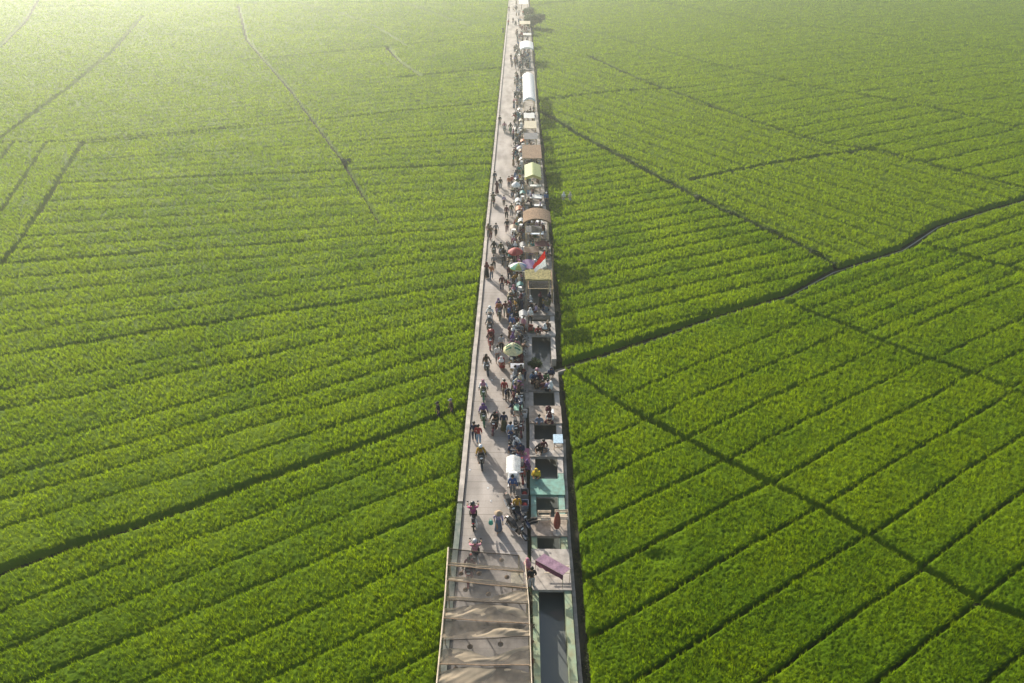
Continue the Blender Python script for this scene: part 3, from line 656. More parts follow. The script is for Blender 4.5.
LANDS = [(18.5, 'below the net canopy'), (23.4, 'beside the purple awning'), (26.4, 'level with the red brown parasol'), (29.6, 'near the turquoise slab'), (31.4, 'by the white roofed cart'), (33.6, 'by the pink mat'),
 (36.3, 'between the pink mat and the white banner'), (38.8, 'by the crowded vendor tables'), (41.2, 'at the white banner stall'), (44.2, 'by the cream octagonal umbrella'), (47.0, 'by the white fronted slab'), (50.0, 'opposite the dark pergolas'),
 (53.0, 'below the red and white flag'), (56.8, 'by the multicoloured umbrella'), (61.0, 'by the red umbrella'), (65.5, 'before the thatched stall'), (70.5, 'behind the thatched stall'), (77.0, 'by the white tables'), (84.0, 'by the green gazebo'),
 (92.0, 'by the rusty awning'), (101, 'by the pale box stalls'), (110, 'just before the long white tent'), (123, 'beside the long white tent'), (140, 'beyond the long white tent'), (158, 'before the white arched tarpaulin'), (185, 'beyond the white arched tarpaulin'), (210, 'by the far cream awnings'), (240, 'at the far end of the road')]
def land(y): return min(LANDS, key=lambda l: abs(l[0]-y))[1]
PV = {'stand': 'standing', 'walk': 'walking', 'bend': 'bending forward', 'ride': 'riding', 'pillion': 'riding pillion', 'squat': 'squatting', 'sit': 'sitting cross-legged', 'bench': 'seated', 'legs_out': 'sitting with legs stretched out'}
ALLLAB = []   # (obj, base, y, x)
def person(pose, x, y, rz, top='grey', bot='navy', head='hair', hcol='black', z=0, sc=1.0, skirt=False, label=None, group=None, small=False, long_top=False):
    d = pose_meshes(pose)
    t = thing('person', None, 'person', (x, y, z), rz, group); t.scale = (sc,)*3
    link('body', d['body'], t); link('shirt', d['shirt'], t, CN[top])
    if skirt and pose in ('stand', 'walk', 'bend'): link('long_skirt', d['long_skirt'], t, CN[bot])
    else: link('trousers', d['trousers'], t, CN[bot])
    h = link(head, d[head], t, CN[hcol])
    if head == 'helmet' and not small: link('visor', d['visor'], h)
    hw = HEADW[head].format(hcol)
    base = label or '%s person in %s top, %s' % (PV[pose], top, hw)
    ALLLAB.append([t, base, x, y, label is not None, bot+(' skirt' if skirt and pose in ('stand', 'walk', 'bend') else ' trousers')]); return t
# ------------------------------------------------------------------ motorbikes (facing +y)
def bike_parts():
    P = []
    def p(n, mb, m, par=None, role=None, sm=False): P.append((n, mb.mesh(n, M[m], sm), par, role))
    p('body', MB().prism([(-.78, .80), (-.62, .86), (-.1, .74), (.12, .52), (.10, .34), (-.30, .32), (-.60, .52), (-.84, .70)], [.05, .11, .13, .10, .08, .12, .12, .05]), 'paint', None, 'c')
    p('front_shield', MB().prism([(.22, .36), (.40, .98), (.56, .94), (.58, .78), (.34, .34)], [.20, .16, .10, .10, .16]), 'paint', None, 'c')
    p('floor_board', MB().box((0, .16, .31), (.28, .42, .05), bev=.02), 'black')
    p('seat', MB().prism([(-.66, .85), (-.60, .90), (-.30, .87), (-.08, .80), (.02, .74), (-.1, .73), (-.55, .82)], [.09, .12, .13, .12, .06, .10, .12]), 'black')
    p('engine', MB().box((0, -.12, .34), (.24, .34, .20), bev=.05), 'metal')
    for yy, nm in ((.66, 'front_wheel'), (-.60, 'rear_wheel')):
        p(nm, MB().torus((0, yy, .27), .225, .045, 20, 8), 'rubber', None, None, True)
        p('rim', MB().torus((0, yy, .27), .18, .014, 18, 6).tube([(-.06, yy, .27), (.06, yy, .27)], .05).tube([(0, yy-.17, .27), (0, yy+.17, .27)], .012, 6).tube([(0, yy, .10), (0, yy, .44)], .012, 6).tube([(0, yy-.12, .15), (0, yy+.12, .39)], .012, 6).tube([(0, yy+.12, .15), (0, yy-.12, .39)], .012, 6), 'chrome', len(P)-1)
    p('front_fender', MB().quadgrid(lambda a, b: ((b-.5)*.13, .66+.30*math.cos(R(-5+150*a)), .27+.30*math.sin(R(-5+150*a))), 10, 2), 'paint', None, 'c')
    p('fork', MB().tube([(.07, .66, .27), (.07, .48, .86)], .02, 6).tube([(-.07, .66, .27), (-.07, .48, .86)], .02, 6), 'metal')
    p('handlebar', MB().tube([(-.34, .34, 1.0), (-.22, .42, 1.03), (0, .46, 1.0), (.22, .42, 1.03), (.34, .34, 1.0)], .016, 6).tube([(-.36, .32, 1.0), (-.25, .40, 1.025)], .022, 6).tube([(.36, .32, 1.0), (.25, .40, 1.025)], .022, 6).box((0, .46, 1.0), (.24, .16, .10), bev=.03), 'black')
    for s in (-1, 1): p('mirror', MB().tube([(s*.22, .42, 1.03), (s*.27, .44, 1.18)], .008, 5).ball((s*.29, .44, 1.2), .055, 10, 6, (1.1, .35, .8)), 'black')
    p('headlight', MB().ball((0, .55, .90), .085, 12, 6, (1.2, .5, .8)), 'lens')
    p('tail_light', MB().ball((0, -.80, .76), .055, 10, 6, (1.3, .5, .8)), 'redlens')
    p('exhaust', MB().tube([(.12, .0, .26), (.16, -.3, .26), (.17, -.75, .36)], [.02, .045, .05], 8), 'metal')
    p('rear_rack', MB().tube([(-.09, -.55, .90), (-.09, -.84, .93), (.09, -.84, .93), (.09, -.55, .90)], .012, 6), 'black')
    p('number_plate', MB().box((0, -.87, .60), (.22, .012, .10)), 'black')
    p('leg_guard', MB().box((0, .36, .62), (.30, .03, .36), rx=-.35), 'black')
    return P
BP = bike_parts()
def merged_bike():
    mats = []; V = []; F = []; mi = []
    for n, me, par, role in BP:
        if n in ('rim', 'number_plate', 'rear_rack'): continue
        m_ = me.materials[0]
        if m_ not in mats: mats.append(m_)
        b = len(V); V += [tuple(v.co) for v in me.vertices]
        for f in me.polygons: F.append(tuple(b+i for i in f.vertices)); mi.append(mats.index(m_))
    me = bpy.data.meshes.new('motorbike'); me.from_pydata(V, [], F)
    for m_ in mats: me.materials.append(m_)
    me.polygons.foreach_set('material_index', mi); me.update(); return me
BM = merged_bike()
def bike(x, y, rz, col='black', label=None, group='motorbikes parked along the stalls', parked=True, far=False, state=None):
    lean = .12 if parked else 0
    if far:
        t = link('motorbike', BM, None, CN[col], (x, y, 0), rz)
    else:
        t = thing('motorbike', None, None, (x, y, 0), rz); objs = []
        for n, me, par, role in BP:
            objs.append(link(n, me, objs[par] if par is not None else t, CN[col] if role == 'c' else None))
    t.rotation_euler = (0, lean, rz); tag(t, None, 'motorbike', group)
    base = label or '%s motorbike %s' % (col, state or ('parked' if parked else 'being ridden'))
    ALLLAB.append([t, base, x, y, label is not None, '']); return t
def rider(px, py, heading, bcol, top, bot='navy', head='helmet', hcol='black', far=False, pil=None, label=None):
    """heading in degrees, 0 = away from camera"""
    x, y = at(px, py); rz = R(heading)
    hd = 'heading away' if abs(heading) < 90 else 'coming towards the camera'
    bike(x, y, rz, bcol, group='motorbikes ridden along the road', parked=False, far=far, state='ridden by person in %s' % top)
    person('ride', x, y, rz, top, bot, head, hcol, group='riders on the road', small=far)
    if pil:
        dx, dy = -math.sin(rz)*-.46, math.cos(rz)*-.46
        person('pillion', x+dx, y+dy, rz, pil[0], pil[1], pil[2], pil[3], group='passengers riding pillion', small=far)
def walker(px, py, rz=0, pose='stand', **k):
    x, y = at(px, py); return person(pose, x, y, R(rz), **k)

# near road users, one by one
rider(473.5, 522, 4, 'black', 'magenta', 'black', 'helmet', 'black')
rider(481, 463, 188, 'black', 'mustard', 'black', 'helmet', 'white')
w_ = walker(498.5, 531, 190, 'walk', top='lilac', bot='grey blue', head='straw_hat', hcol='tan', skirt=True, label='woman walking in a blue and lilac dress and straw hat, green bag in hand')
bx, by = at(498.5, 531)
o = MB().ball((0, 0, 0), .17, 12, 8, (.8, .6, 1.1)).tube([(-.08, 0, .15), (-.05, 0, .32), (.05, 0, .32), (.08, 0, .15)], .012, 6)
b_ = part('plastic_bag', o, 'tarp', None, (.10, .42, .33)); b_.location = (bx-.42, by+.05, .62); tag(b_, 'bulging green bag held by the walking woman in the lilac dress', 'bag')
rider(483.5, 421, 186, 'green', 'purple', 'black', 'headscarf', 'purple')
rider(495, 429, 172, 'dark red', 'black', 'black', 'hair')
walker(504, 431, 180, 'stand', top='navy', bot='olive', head='hair', skirt=True)
walker(474.5, 441, 5, 'stand', top='navy', bot='navy', head='hair'); walker(478.8, 444, -5, 'stand', top='red', bot='light blue', head='hair')
rider(483.5, 397, 184, 'green', 'white', 'olive', 'headscarf', 'pink')
walker(504.5, 398, 170, 'stand', top='red', bot='tan', head='hair'); walker(507.5, 401, 190, 'bend', top='navy', bot='black', head='hair')
rider(486.5, 371, 190, 'black', 'brown', 'pale grey', 'long_hair', 'black')
rider(491, 346, 178, 'red', 'dark red', 'dark red', 'helmet', 'red', pil=('red', 'black', 'hair', 'black'))
walker(502, 369, 175, 'bend', top='red', bot='red', head='headscarf', hcol='white', skirt=True); walker(497.5, 363, 200, 'stand', top='white', bot='grey', head='hair')
walker(501.5, 352, 180, 'stand', top='pale grey', bot='black', head='hair')
rider(490, 322, 182, 'white', 'white', 'grey', 'helmet', 'white'); rider(489.5, 332, 184, 'black', 'grey', 'black', 'helmet', 'silver')
rider(499, 317, 186, 'olive', 'orange', 'purple', 'hair', 'black', pil=('lilac', 'navy', 'headscarf', 'purple'))
walker(505.5, 317, 180, 'walk', top='dark red', bot='cream', head='hair'); walker(509, 318, 180, 'walk', top='maroon', bot='maroon', head='headscarf', hcol='dark red', skirt=True)
walker(502, 291, 180, 'stand', top='maroon', bot='navy', head='hair')
walker(487, 278, 0, 'walk', top='maroon', bot='black', head='headscarf', hcol='dark red', skirt=True); walker(491.5, 280, 0, 'walk', top='orange', bot='grey blue', head='hair')
rider(494, 255, 180, 'black', 'black', 'black', 'helmet', 'black'); rider(501, 256, 182, 'grey', 'olive', 'grey', 'hair', 'black'); rider(503.5, 262, 175, 'black', 'black', 'grey', 'helmet', 'black')
walker(491, 240, 10, 'walk', top='brown', bot='dark red', head='hair'); walker(496, 237, 190, 'walk', top='grey', bot='black', head='hair'); walker(488.5, 238, 0, 'stand', top='pink', bot='grey', head='headscarf', hcol='tan')
walker(507, 233, 180, 'walk', top='black', bot='maroon', head='hair'); walker(506.5, 219, 180, 'stand', top='maroon', bot='black', head='hair'); walker(511.5, 217, 180, 'stand', top='olive', bot='pale grey', head='hair')
walker(504, 206.5, 180, 'stand', top='lilac', bot='black', head='hair', sc=.85); rider(493.5, 205, 3, 'black', 'olive', 'brown', 'helmet', 'black'); walker(500.5, 190, 180, 'walk', top='black', bot='pale grey', head='hair'); walker(497, 194, 0, 'walk', top='maroon', bot='maroon', head='headscarf', hcol='maroon', skirt=True)
walker(495, 184, 0, 'stand', top='navy', bot='grey', head='hair'); walker(509, 189, 180, 'stand', top='orange', bot='navy', head='hair'); walker(512, 188, 180, 'stand', top='red', bot='grey', head='cap', hcol='dark red')
rider(504.5, 132, 180, 'grey', 'pink', 'grey', 'hair', 'black', far=True); rider(510.5, 133, 180, 'green', 'black', 'green', 'helmet', 'black', far=True); walker(500, 126, 0, 'stand', top='black', bot='grey', head='hair')
walker(494, 270, 0, 'stand', top='grey', bot='black', head='hair')
rider(465.5+10, 560, 0, 'black', 'pink', 'black', 'helmet', 'silver'); rider(470, 576, 178, 'red', 'maroon', 'black', 'hair')
walker(531.5, 588, 10, 'stand', top='black', bot='pale grey', head='hair'); walker(527.5, 579, -60, 'stand', top='pink', bot='maroon', head='headscarf', hcol='pink')
for px, py, tp in ((511, 62, 'black'), (512, 68, 'grey'), (503, 34, 'navy'), (509, 12, 'maroon'), (508.5, 26, 'red'), (513, 24, 'black'), (514.5, 53, 'brown'), (517, 110, 'tan')):
    walker(px, py, random.choice((0, 180)), 'walk', top=tp, bot='navy', head='hair', small=True)
# in the fields
for px, py, tp, hc in ((438.5, 412, 'black', 'black'), (451.5, 409, 'brown', 'grey')):
    x, y = at(px, py); person('stand', x, y, R(120), tp, 'navy', 'cap', hc, z=-.75, label='person in %s top wading through the rice left of the road wall' % tp)
for px, tp, lb in ((563.5, 'white', 'left one of two pale figures standing in the striped rice field'), (570, 'cream', 'right one of two pale figures standing in the striped rice field')):
    x, y = at(px, 199); person('stand', x, y, R(180), tp, 'pale grey', 'headscarf', tp, z=-.62, sc=.9, label=lb)
x, y = at(546, 205); person('stand', x, y, R(180), 'blue', 'navy', 'cap', 'white', z=-.1, label='person in blue with white cap standing on the canal bank by the white tables')

# parked bikes seen one by one
def pk(px, py, rz, col, **k): x, y = at(px, py); return bike(x, y, R(rz), col, **k)
pk(517, 533, 222, 'black', label='large dark motorbike parked slantwise beside the walking woman'); pk(512, 512, 200, 'black'); pk(521, 521, 215, 'navy', label='dark blue motorbike behind the large slanted motorbike')
pk(523.5, 476, 180, 'red', label='red motorbike parked close beside the white roofed cart'); pk(517, 433, 185, 'black'); pk(522.5, 431, 178, 'dark red'); pk(513, 441, 200, 'navy')
walker(517, 516, 190, 'stand', top='mustard', bot='black', head='hair'); x, y = at(527, 524); person('legs_out', x, y, R(-75), 'black', 'black', 'hair', z=.0, label='person in black sitting by the motorbikes with legs stretched towards the canal')
walker(509, 457, 260, 'bench', top='navy', bot='grey', head='hair'); walker(513.5, 461, 180, 'squat', top='light blue', bot='blue', head='hair'); walker(521, 452, 170, 'squat', top='navy', bot='navy', head='headscarf', hcol='navy'); walker(515.5, 446, 200, 'squat', top='white', bot='light blue', head='cap', hcol='white')
walker(530, 470, 100, 'squat', top='purple', bot='purple', head='headscarf', hcol='purple'); x, y = at(536.5, 478); person('squat', x, y, R(170), 'yellow', 'mustard', 'headscarf', 'yellow', z=.06, label='person in yellow headscarf squatting at the far edge of the turquoise slab')
walker(510.5, 441, 180, 'stand', top='light blue', bot='blue', head='hair')
# ------------------------------------------------------------------ slabs across the canal
M['wooddeck'] = mat('weathered_deck', (.36, .29, .23), .9, 3.0, .5, .3, detail=9)
def slab(y0, y1, m, label, x0=.80, x1=None, z=.10):
    x1 = x1 or XRO((y0+y1)/2)+.03; mb = MB().box(((x0+x1)/2, (y0+y1)/2, z), (x1-x0, y1-y0, .10)); mb.box(((x0+x1)/2, y0+.04, z-.09), (x1-x0-.1, .08, .12))
    o = part('slab_bridge', mb, m); return tag(o, label, 'slab', 'slabs bridging the canal')
slab(22.15, 24.75, 'slab', 'worn beige slab across the canal carrying the purple awning')
slab(25.65, 27.0, 'wooddeck', 'beige slab across the canal carrying the red brown parasol')
M['teal_deck'] = mat('teal_deck_paint', (.15, .29, .235), .8, 3.5, .4, .25, col2=(.15, .22, .17), detail=10)
slab(28.75, 30.05, 'teal_deck', 'turquoise painted slab across the canal')
slab(32.0, 33.6, 'slab', 'pale slab across the canal carrying the light blue table')
slab(35.25, 37.1, 'wooddeck', 'pale slab across the canal with three seated people')
slab(38.8, 41.1, 'slabdark', 'largest pale slab across the canal, crowded, just before the ditch outlet')
slab(46.1, 48.2, 'concrete', 'pale grey slab across the canal just before the dark pergolas')
for y0, y1, lb in ((49.2, 51.2, 'brown slab floor with seated people before the dark pergolas'), (55.0, 63.5, 'long slab floor beyond the flag'), (64.3, 72.0, 'long slab floor below the thatched stall'), (73.3, 88.0, 'long slab floor around the green gazebo'), (89, 112, 'long slab floor below the rusty awning and pale stalls'), (113, 142, 'slab floor below the long white tent'), (143, 236, 'farthest slab floor along the canal')):
    slab(y0, y1, 'slabdark', lb)
def cyl(mb, a, b, r, n=8): return mb.tube([a, b], r, n)
# purple awning on a thin frame
aw = thing('awning', 'small lopsided purple awning on a thin white frame over the canal slab', 'awning', (0, 0, 0))
ZA = 1.25
a, b, c, d = [Vector((*at(*p_, z), z)) for p_, z in (((535.6, 560), ZA), ((544, 553.5), ZA+.03), ((570.3, 568.5), ZA-.02), ((563, 575), ZA-.05))]
def aw_top(u, v): p_ = (a*(1-u)+d*u)*(1-v)+(b*(1-u)+c*u)*v; return (p_.x, p_.y, p_.z-.015*math.sin(u*math.pi*3)**2*math.sin(v*math.pi))
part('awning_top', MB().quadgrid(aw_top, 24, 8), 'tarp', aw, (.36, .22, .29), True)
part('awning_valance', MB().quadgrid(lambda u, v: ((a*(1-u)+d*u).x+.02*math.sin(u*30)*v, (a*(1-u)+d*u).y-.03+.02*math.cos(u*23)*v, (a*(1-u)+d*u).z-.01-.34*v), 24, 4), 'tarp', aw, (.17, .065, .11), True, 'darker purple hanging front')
for p_ in (a, b, c, d): part('post', MB().tube([(p_.x, p_.y, .15), (p_.x, p_.y, p_.z-.01)], .018), 'palewood', aw)
part('frame_rail', MB().tube([a-Vector((0, 0, .03)), b-Vector((0, 0, .03)), c-Vector((0, 0, .03)), d-Vector((0, 0, .03)), a-Vector((0, 0, .03))], .016), 'palewood', aw)
part('shelf', MB().box((2.1, 23.25, .62), (1.3, .05, .04), .0).box((2.1, 23.0, .40), (1.3, .05, .04)), 'palewood', aw)
# closed parasol and wooden rails
x, y = at(556.5, 535)
pz = thing('parasol', 'closed red brown parasol standing upright among pale rails on a slab', 'parasol', (x, y, .15))
part('pole', MB().tube([(0, 0, 0), (0, 0, 1.75)], .022), 'metal', pz); part('base', MB().lathe([(0, 0), (.22, 0), (.22, .05), (.05, .09), (0, .09)], 16), 'concrete', pz)
part('folded_canopy', MB().lathe([(.03, .35), (.14, .45), (.20, .8), (.17, 1.2), (.09, 1.6), (.02, 1.72)], 12, (0, 0, 0), (1, .8, 1)), 'cloth', pz, (.24, .07, .05))
for i, (xx, yy, lb) in enumerate(((1.55, 26.45, 'low pale wooden bench left of the closed parasol'), (2.52, 26.5, 'low pale wooden bench right of the closed parasol'))):
    bn = thing('bench', lb, 'bench', (xx, yy, .15))
    part('seat', MB().box((0, 0, .42), (.75, .10, .03)).box((0, .14, .42), (.75, .10, .03)).box((0, .28, .42), (.75, .10, .03)), 'palewood', bn)
    part('backrest', MB().box((0, .36, .72), (.75, .03, .08)).box((0, .36, .60), (.75, .03, .08)), 'palewood', bn)
    for sx in (-.33, .33):
        for yy2 in (0, .3): part('leg', MB().box((sx, yy2, .20 if yy2 == 0 else .37), (.05, .05, .40 if yy2 == 0 else .74)), 'palewood', bn)
# ------------------------------------------------------------------ furniture builders
def table(x, y, z, rz, w_, d_, col, label, h=.7, cloth=False, group='vendor tables'):
    t = thing('table', label, 'table', (x, y, z), rz, group)
    part('tabletop', MB().box((0, 0, h), (w_, d_, .04), bev=.01), 'paint', t, CN[col] if isinstance(col, str) else col)
    for sx in (-1, 1):
        for sy in (-1, 1): part('leg', MB().box((sx*(w_/2-.06), sy*(d_/2-.06), (h-.025)/2), (.045, .045, h-.025)), 'wood', t)
    part('stretcher', MB().box((0, -d_/2+.06, .2), (w_-.2, .03, .03)).box((0, d_/2-.06, .2), (w_-.2, .03, .03)), 'wood', t)
    return t
def umbrella(x, y, r, h, cols, label, n=8, tilt=(0, 0), rise=.35):
    t = thing('umbrella', label, 'umbrella', (x, y, 0)); t.rotation_euler = (tilt[0], tilt[1], 0)
    part('pole', MB().tube([(0, 0, 0), (0, 0, h+.05)], .022), 'metal', t); part('base', MB().lathe([(0, 0), (.25, 0), (.25, .06), (.05, .12), (0, .12)], 14), 'concrete', t)
    hub = part('hub', MB().ball((0, 0, h+.04), .04), 'metal', t)
    for k in range(n):
        a0, a1 = 2*math.pi*k/n+.39, 2*math.pi*(k+1)/n+.39
        def fn(u, v): 
            rr = r*u; aa = a0+(a1-a0)*v; sag = 1-.05*math.sin(v*math.pi)*u; return (rr*math.cos(aa)*sag, rr*math.sin(aa)*sag, h-rise*u**1.7)
        part('canopy_panel', MB().quadgrid(fn, 8, 5), 'tarp', t, cols[k % len(cols)], True)
        part('valance', MB().quadgrid(lambda v, u: (r*math.cos(a0+(a1-a0)*v)*(1-.05*math.sin(v*math.pi)), r*math.sin(a0+(a1-a0)*v)*(1-.05*math.sin(v*math.pi)), h-rise-.11*u), 5, 1), 'tarp', t, cols[(k+1) % len(cols)])
        part('rib', MB().tube([(0, 0, h-.03), (r*math.cos(a0)*.97, r*math.sin(a0)*.97, h-rise-.02)], .008, 5), 'metal', t)
    return t
def cart(x, y, rz, roof, body, label, w_=.85, l_=1.3, h=1.75, rm='tarp'):
    t = thing('vendor_cart', label, 'cart', (x, y, 0), rz)
    part('counter', MB().box((0, 0, .62), (w_*.85, l_*.8, .40), bev=.02), 'paint', t, CN[body]); part('worktop', MB().box((0, 0, .84), (w_*.95, l_*.88, .03)), 'metal', t)
    part('glass_case', MB().box((0, .12, 1.0), (w_*.6, l_*.4, .28)), 'lens', t)
    for sx in (-1, 1):
        for sy in (-1, 1): part('post', MB().tube([(sx*w_*.42, sy*l_*.40, .3), (sx*w_*.42, sy*l_*.40, h)], .018, 6), 'palewood', t)
    part('roof', MB().quadgrid(lambda u, v: ((u-.5)*w_*1.08, (v-.5)*l_, h+.12-.5*abs(u-.5)**1.3+.01*math.sin(v*17)), 8, 8), rm, t, CN[roof], True)
    for sx in (-1, 1):
        wh = part('wheel', MB().torus((sx*w_*.42, .2, .26), .23, .03, 18, 6), 'rubber', t, None, True)
        part('spokes', MB().tube([(sx*w_*.42, -.02, .26), (sx*w_*.42, .42, .26)], .01, 5).tube([(sx*w_*.42, .2, .04), (sx*w_*.42, .2, .48)], .01, 5), 'metal', wh)
    part('handle', MB().tube([(-.3, -l_*.4, .7), (-.3, -l_*.62, .75), (.3, -l_*.62, .75), (.3, -l_*.4, .7)], .018, 6), 'metal', t)
    return t
table(2.62, 33.0, .15, 0, .62, .85, (.38, .50, .58), 'light blue table on the slab beside the dark seated person', .6)
x, y = at(513, 487); cart(x+.02, y+.15, 0, 'white', 'blue', 'small vendor cart under a white pitched roof, second stall from the net canopy', .78, 1.35, 1.75)
walker(512.5, 495, 180, 'stand', top='blue', bot='grey', head='hair')
# grey boxes behind
def crate(x, y, z, w_, d_, h, col, label, group=None):
    t = thing('crate', label, 'crate', (x, y, z), random.uniform(-.2, .2), group); th = .025
    part('shell', MB().box((0, 0, th/2), (w_, d_, th)).box((-w_/2, 0, h/2), (th, d_, h)).box((w_/2, 0, h/2), (th, d_, h)).box((0, -d_/2, h/2), (w_-th*1.2, th, h-.004)).box((0, d_/2, h/2), (w_-th*1.2, th, h-.004)), 'paint', t, CN[col] if isinstance(col, str) else col)
    part('contents', MB().ball((0, 0, h*.55), min(w_, d_)*.42, 10, 5, (w_/min(w_, d_), d_/min(w_, d_), .6), 0, 90), 'cloth', t, random.choice([CN[c] for c in ('green', 'orange', 'red', 'cream', 'tan', 'yellow')])); return t
for px, py, col, lb in ((524.5, 497, 'grey', 'grey box standing on the road edge behind the white roofed cart'), (524.5, 508, 'grey blue', 'blue grey box on the road edge beside the parked motorbikes')):
    x, y = at(px, py); crate(x, y, 0, .42, .5, .45, col, lb)
# pink mat with goods
x, y = at(521.5, 459)
mt = part('ground_mat', MB().quadgrid(lambda u, v: (x+(u-.5)*1.15+.03*math.sin(v*14), y+(v-.5)*1.9+.03*math.sin(u*11), .02+.012*math.sin(u*9+v*13)), 12, 20), 'cloth', None, (.50, .20, .28), True); tag(mt, 'crumpled pink mat spread with goods on the road edge', 'mat')
for i in range(12):
    gx, gy = x+random.uniform(-.36, .36), y+random.uniform(-.7, .7); c = random.choice(('white', 'pink', 'magenta', 'lilac', 'cream', 'light blue'))
    o = part('goods_bag', MB().ball((0, 0, .07), .10, 10, 6, (1, 1.2, .8)).tube([(0, 0, .13), (.02, 0, .19)], [.03, .045], 6), 'tarp', None, CN[c]); o.location = (gx, gy, .02); tag(o, None, 'bag', 'bags of goods on the pink mat'); ALLLAB.append([o, '%s bag of goods lying on the pink mat' % c, gx, gy, False, ''])
# people on the slabs
def sp(px, py, rz, pose, z=.15, **k):
    x, y = at(px, py, z); return person(pose, x, y, R(rz), z=z, **k)
sp(540, 452, 160, 'squat', top='black', bot='black', head='hair'); sp(543, 449, 200, 'sit', top='maroon', bot='grey', head='hair')
sp(539, 425, 0, 'sit', top='grey blue', bot='grey blue', head='hair', label='person in grey blue shirt sitting with back to the camera at the slab edge'); sp(548, 416, 180, 'bend', top='maroon', bot='black', head='headscarf', hcol='maroon', sc=.8); sp(549.5, 421, 170, 'sit', top='white', bot='maroon', head='headscarf', hcol='maroon')
table(2.25, 36.15, .15, 0, .5, .45, 'white', 'small low white table among the three people on the slab', .3)
for px, py, rz, pz_, tp, hd, hc in ((532, 380, 200, 'squat', 'light blue', 'hair', 'black'), (535.5, 381, 180, 'sit', 'blue', 'cap', 'white'), (540, 381, 170, 'squat', 'pink', 'headscarf', 'maroon'), (545.5, 381, 180, 'squat', 'green', 'hair', 'black'), (537, 390, 0, 'squat', 'brown', 'hair', 'black'), (543, 390, 20, 'sit', 'maroon', 'hair', 'black'), (548, 389.5, 40, 'sit', 'lilac', 'hair', 'black'), (551, 391, 60, 'sit', 'white', 'headscarf', 'white')):
    sp(px, py, rz, pz_, top=tp, bot=random.choice(('black', 'navy', 'grey')), head=hd, hcol=hc)
for px, py, rz, pz_, tp, hd, hc in ((530, 325, 180, 'stand', 'white', 'headscarf', 'white'), (538, 334, 180, 'squat', 'red', 'hair', 'black'), (545, 332, 170, 'squat', 'maroon', 'headscarf', 'white'), (548, 329, 160, 'sit', 'brown', 'cap', 'tan')):
    sp(px, py, rz, pz_, top=tp, bot='black', head=hd, hcol=hc)
bl = thing('basket', 'round green basket beside the red dressed person on the slab', 'basket', (*at(532, 333), .15)); part('bowl', MB().lathe([(0, .0), (.22, .02), (.33, .16), (.30, .16), (.2, .05), (0, .04)], 18), 'paint', bl, CN['green']); part('contents', MB().ball((0, 0, .06), .22, 12, 5, (1, 1, .5), 0, 90), 'cloth', bl, CN['olive'])
# bush over the water
def leafy(name, label, cat, x, y, z0, rad, trunk_h, n, cols, leaf=.07, clumps=14, group=None, squash=.8):
    t = thing(name, label, cat, (x, y, z0), random.uniform(0, 6), group); r_ = np.random.default_rng(int(abs(x*10+y*7)))
    cen = [(0, 0, trunk_h+rad*.6)]
    for i in range(clumps):
        a_ = r_.uniform(0, 6.28); q_ = rad*r_.uniform(.35, .85); cen.append((q_*math.cos(a_), q_*math.sin(a_), trunk_h+rad*r_.uniform(.1, 1.1)*squash))
    mb = MB().tube([(0, 0, 0), (.03*rad, 0, trunk_h*.6), (0, 0, trunk_h+rad*.5)], [rad*.07, rad*.05, rad*.03], 8)
    for c_ in cen[1:8]: mb.tube([(0, 0, trunk_h*.7), (c_[0]*.5, c_[1]*.5, (trunk_h*.8+c_[2])/2), c_], [rad*.035, rad*.022, rad*.01], 5)
    part('trunk', mb, 'bark', t)
    for ci, col in enumerate(cols):
        vs = []; fs = []
        for i in range(n//len(cols)):
            c_ = cen[r_.integers(len(cen))]; d_ = r_.normal(0, 1, 3); d_ /= np.linalg.norm(d_); q_ = rad*.42*r_.uniform(.3, 1)**.5
            p_ = Vector((c_[0]+d_[0]*q_, c_[1]+d_[1]*q_, c_[2]+d_[2]*q_*.8)); u_ = Vector(r_.normal(0, 1, 3)).normalized(); v_ = u_.cross(Vector(d_)+Vector((0, 0, .3))).normalized(); s_ = leaf*r_.uniform(.6, 1.4)
            k = len(vs); vs += [p_-u_*s_, p_+v_*s_*.45, p_+u_*s_, p_-v_*s_*.45]; fs.append((k, k+1, k+2, k+3))
        mb = MB().add(vs, fs); part('crown', mb, 'leaf', t, col)
    return t
M['leaf'] = tintmat('leaf', .6, .2, trans=.35)
leafy('shrub', 'dark green rounded shrub growing over the canal water', 'shrub', 1.32, 42.2, -.1, .52, .0, 5200, [(.035, .065, .02), (.05, .08, .025)], .035, 30)
leafy('shrub', 'small dark shrub on the ditch in the left rice field', 'shrub', *at(346, 160), ZG, .6, .15, 1800, [(.04, .08, .02)], .09)
leafy('tree', 'lone spreading tree at the far right of the road end', 'tree', *at(534, 27), ZG, 2.5, 1.4, 9000, [(.05, .09, .03), (.07, .11, .03)], .22, 20, squash=.6)
leafy('tree', 'small tree standing at the canal just behind the lone spreading tree', 'tree', *at(528.5, 16), ZG, 1.6, 1.2, 4000, [(.05, .09, .03)], .22, 12)
for i, (px, py) in enumerate(((411, 93), (418, 100))):
    leafy('shrub', ('tiny far bush on the short ditch left of the road', 'second tiny far bush farther along the short ditch')[i] if i < 2 else 'tiny bush by the far ditch above the short ditch', 'shrub', *at(px, py), ZG, .4, .2, 300, [(.04, .08, .02)], .12, 5)
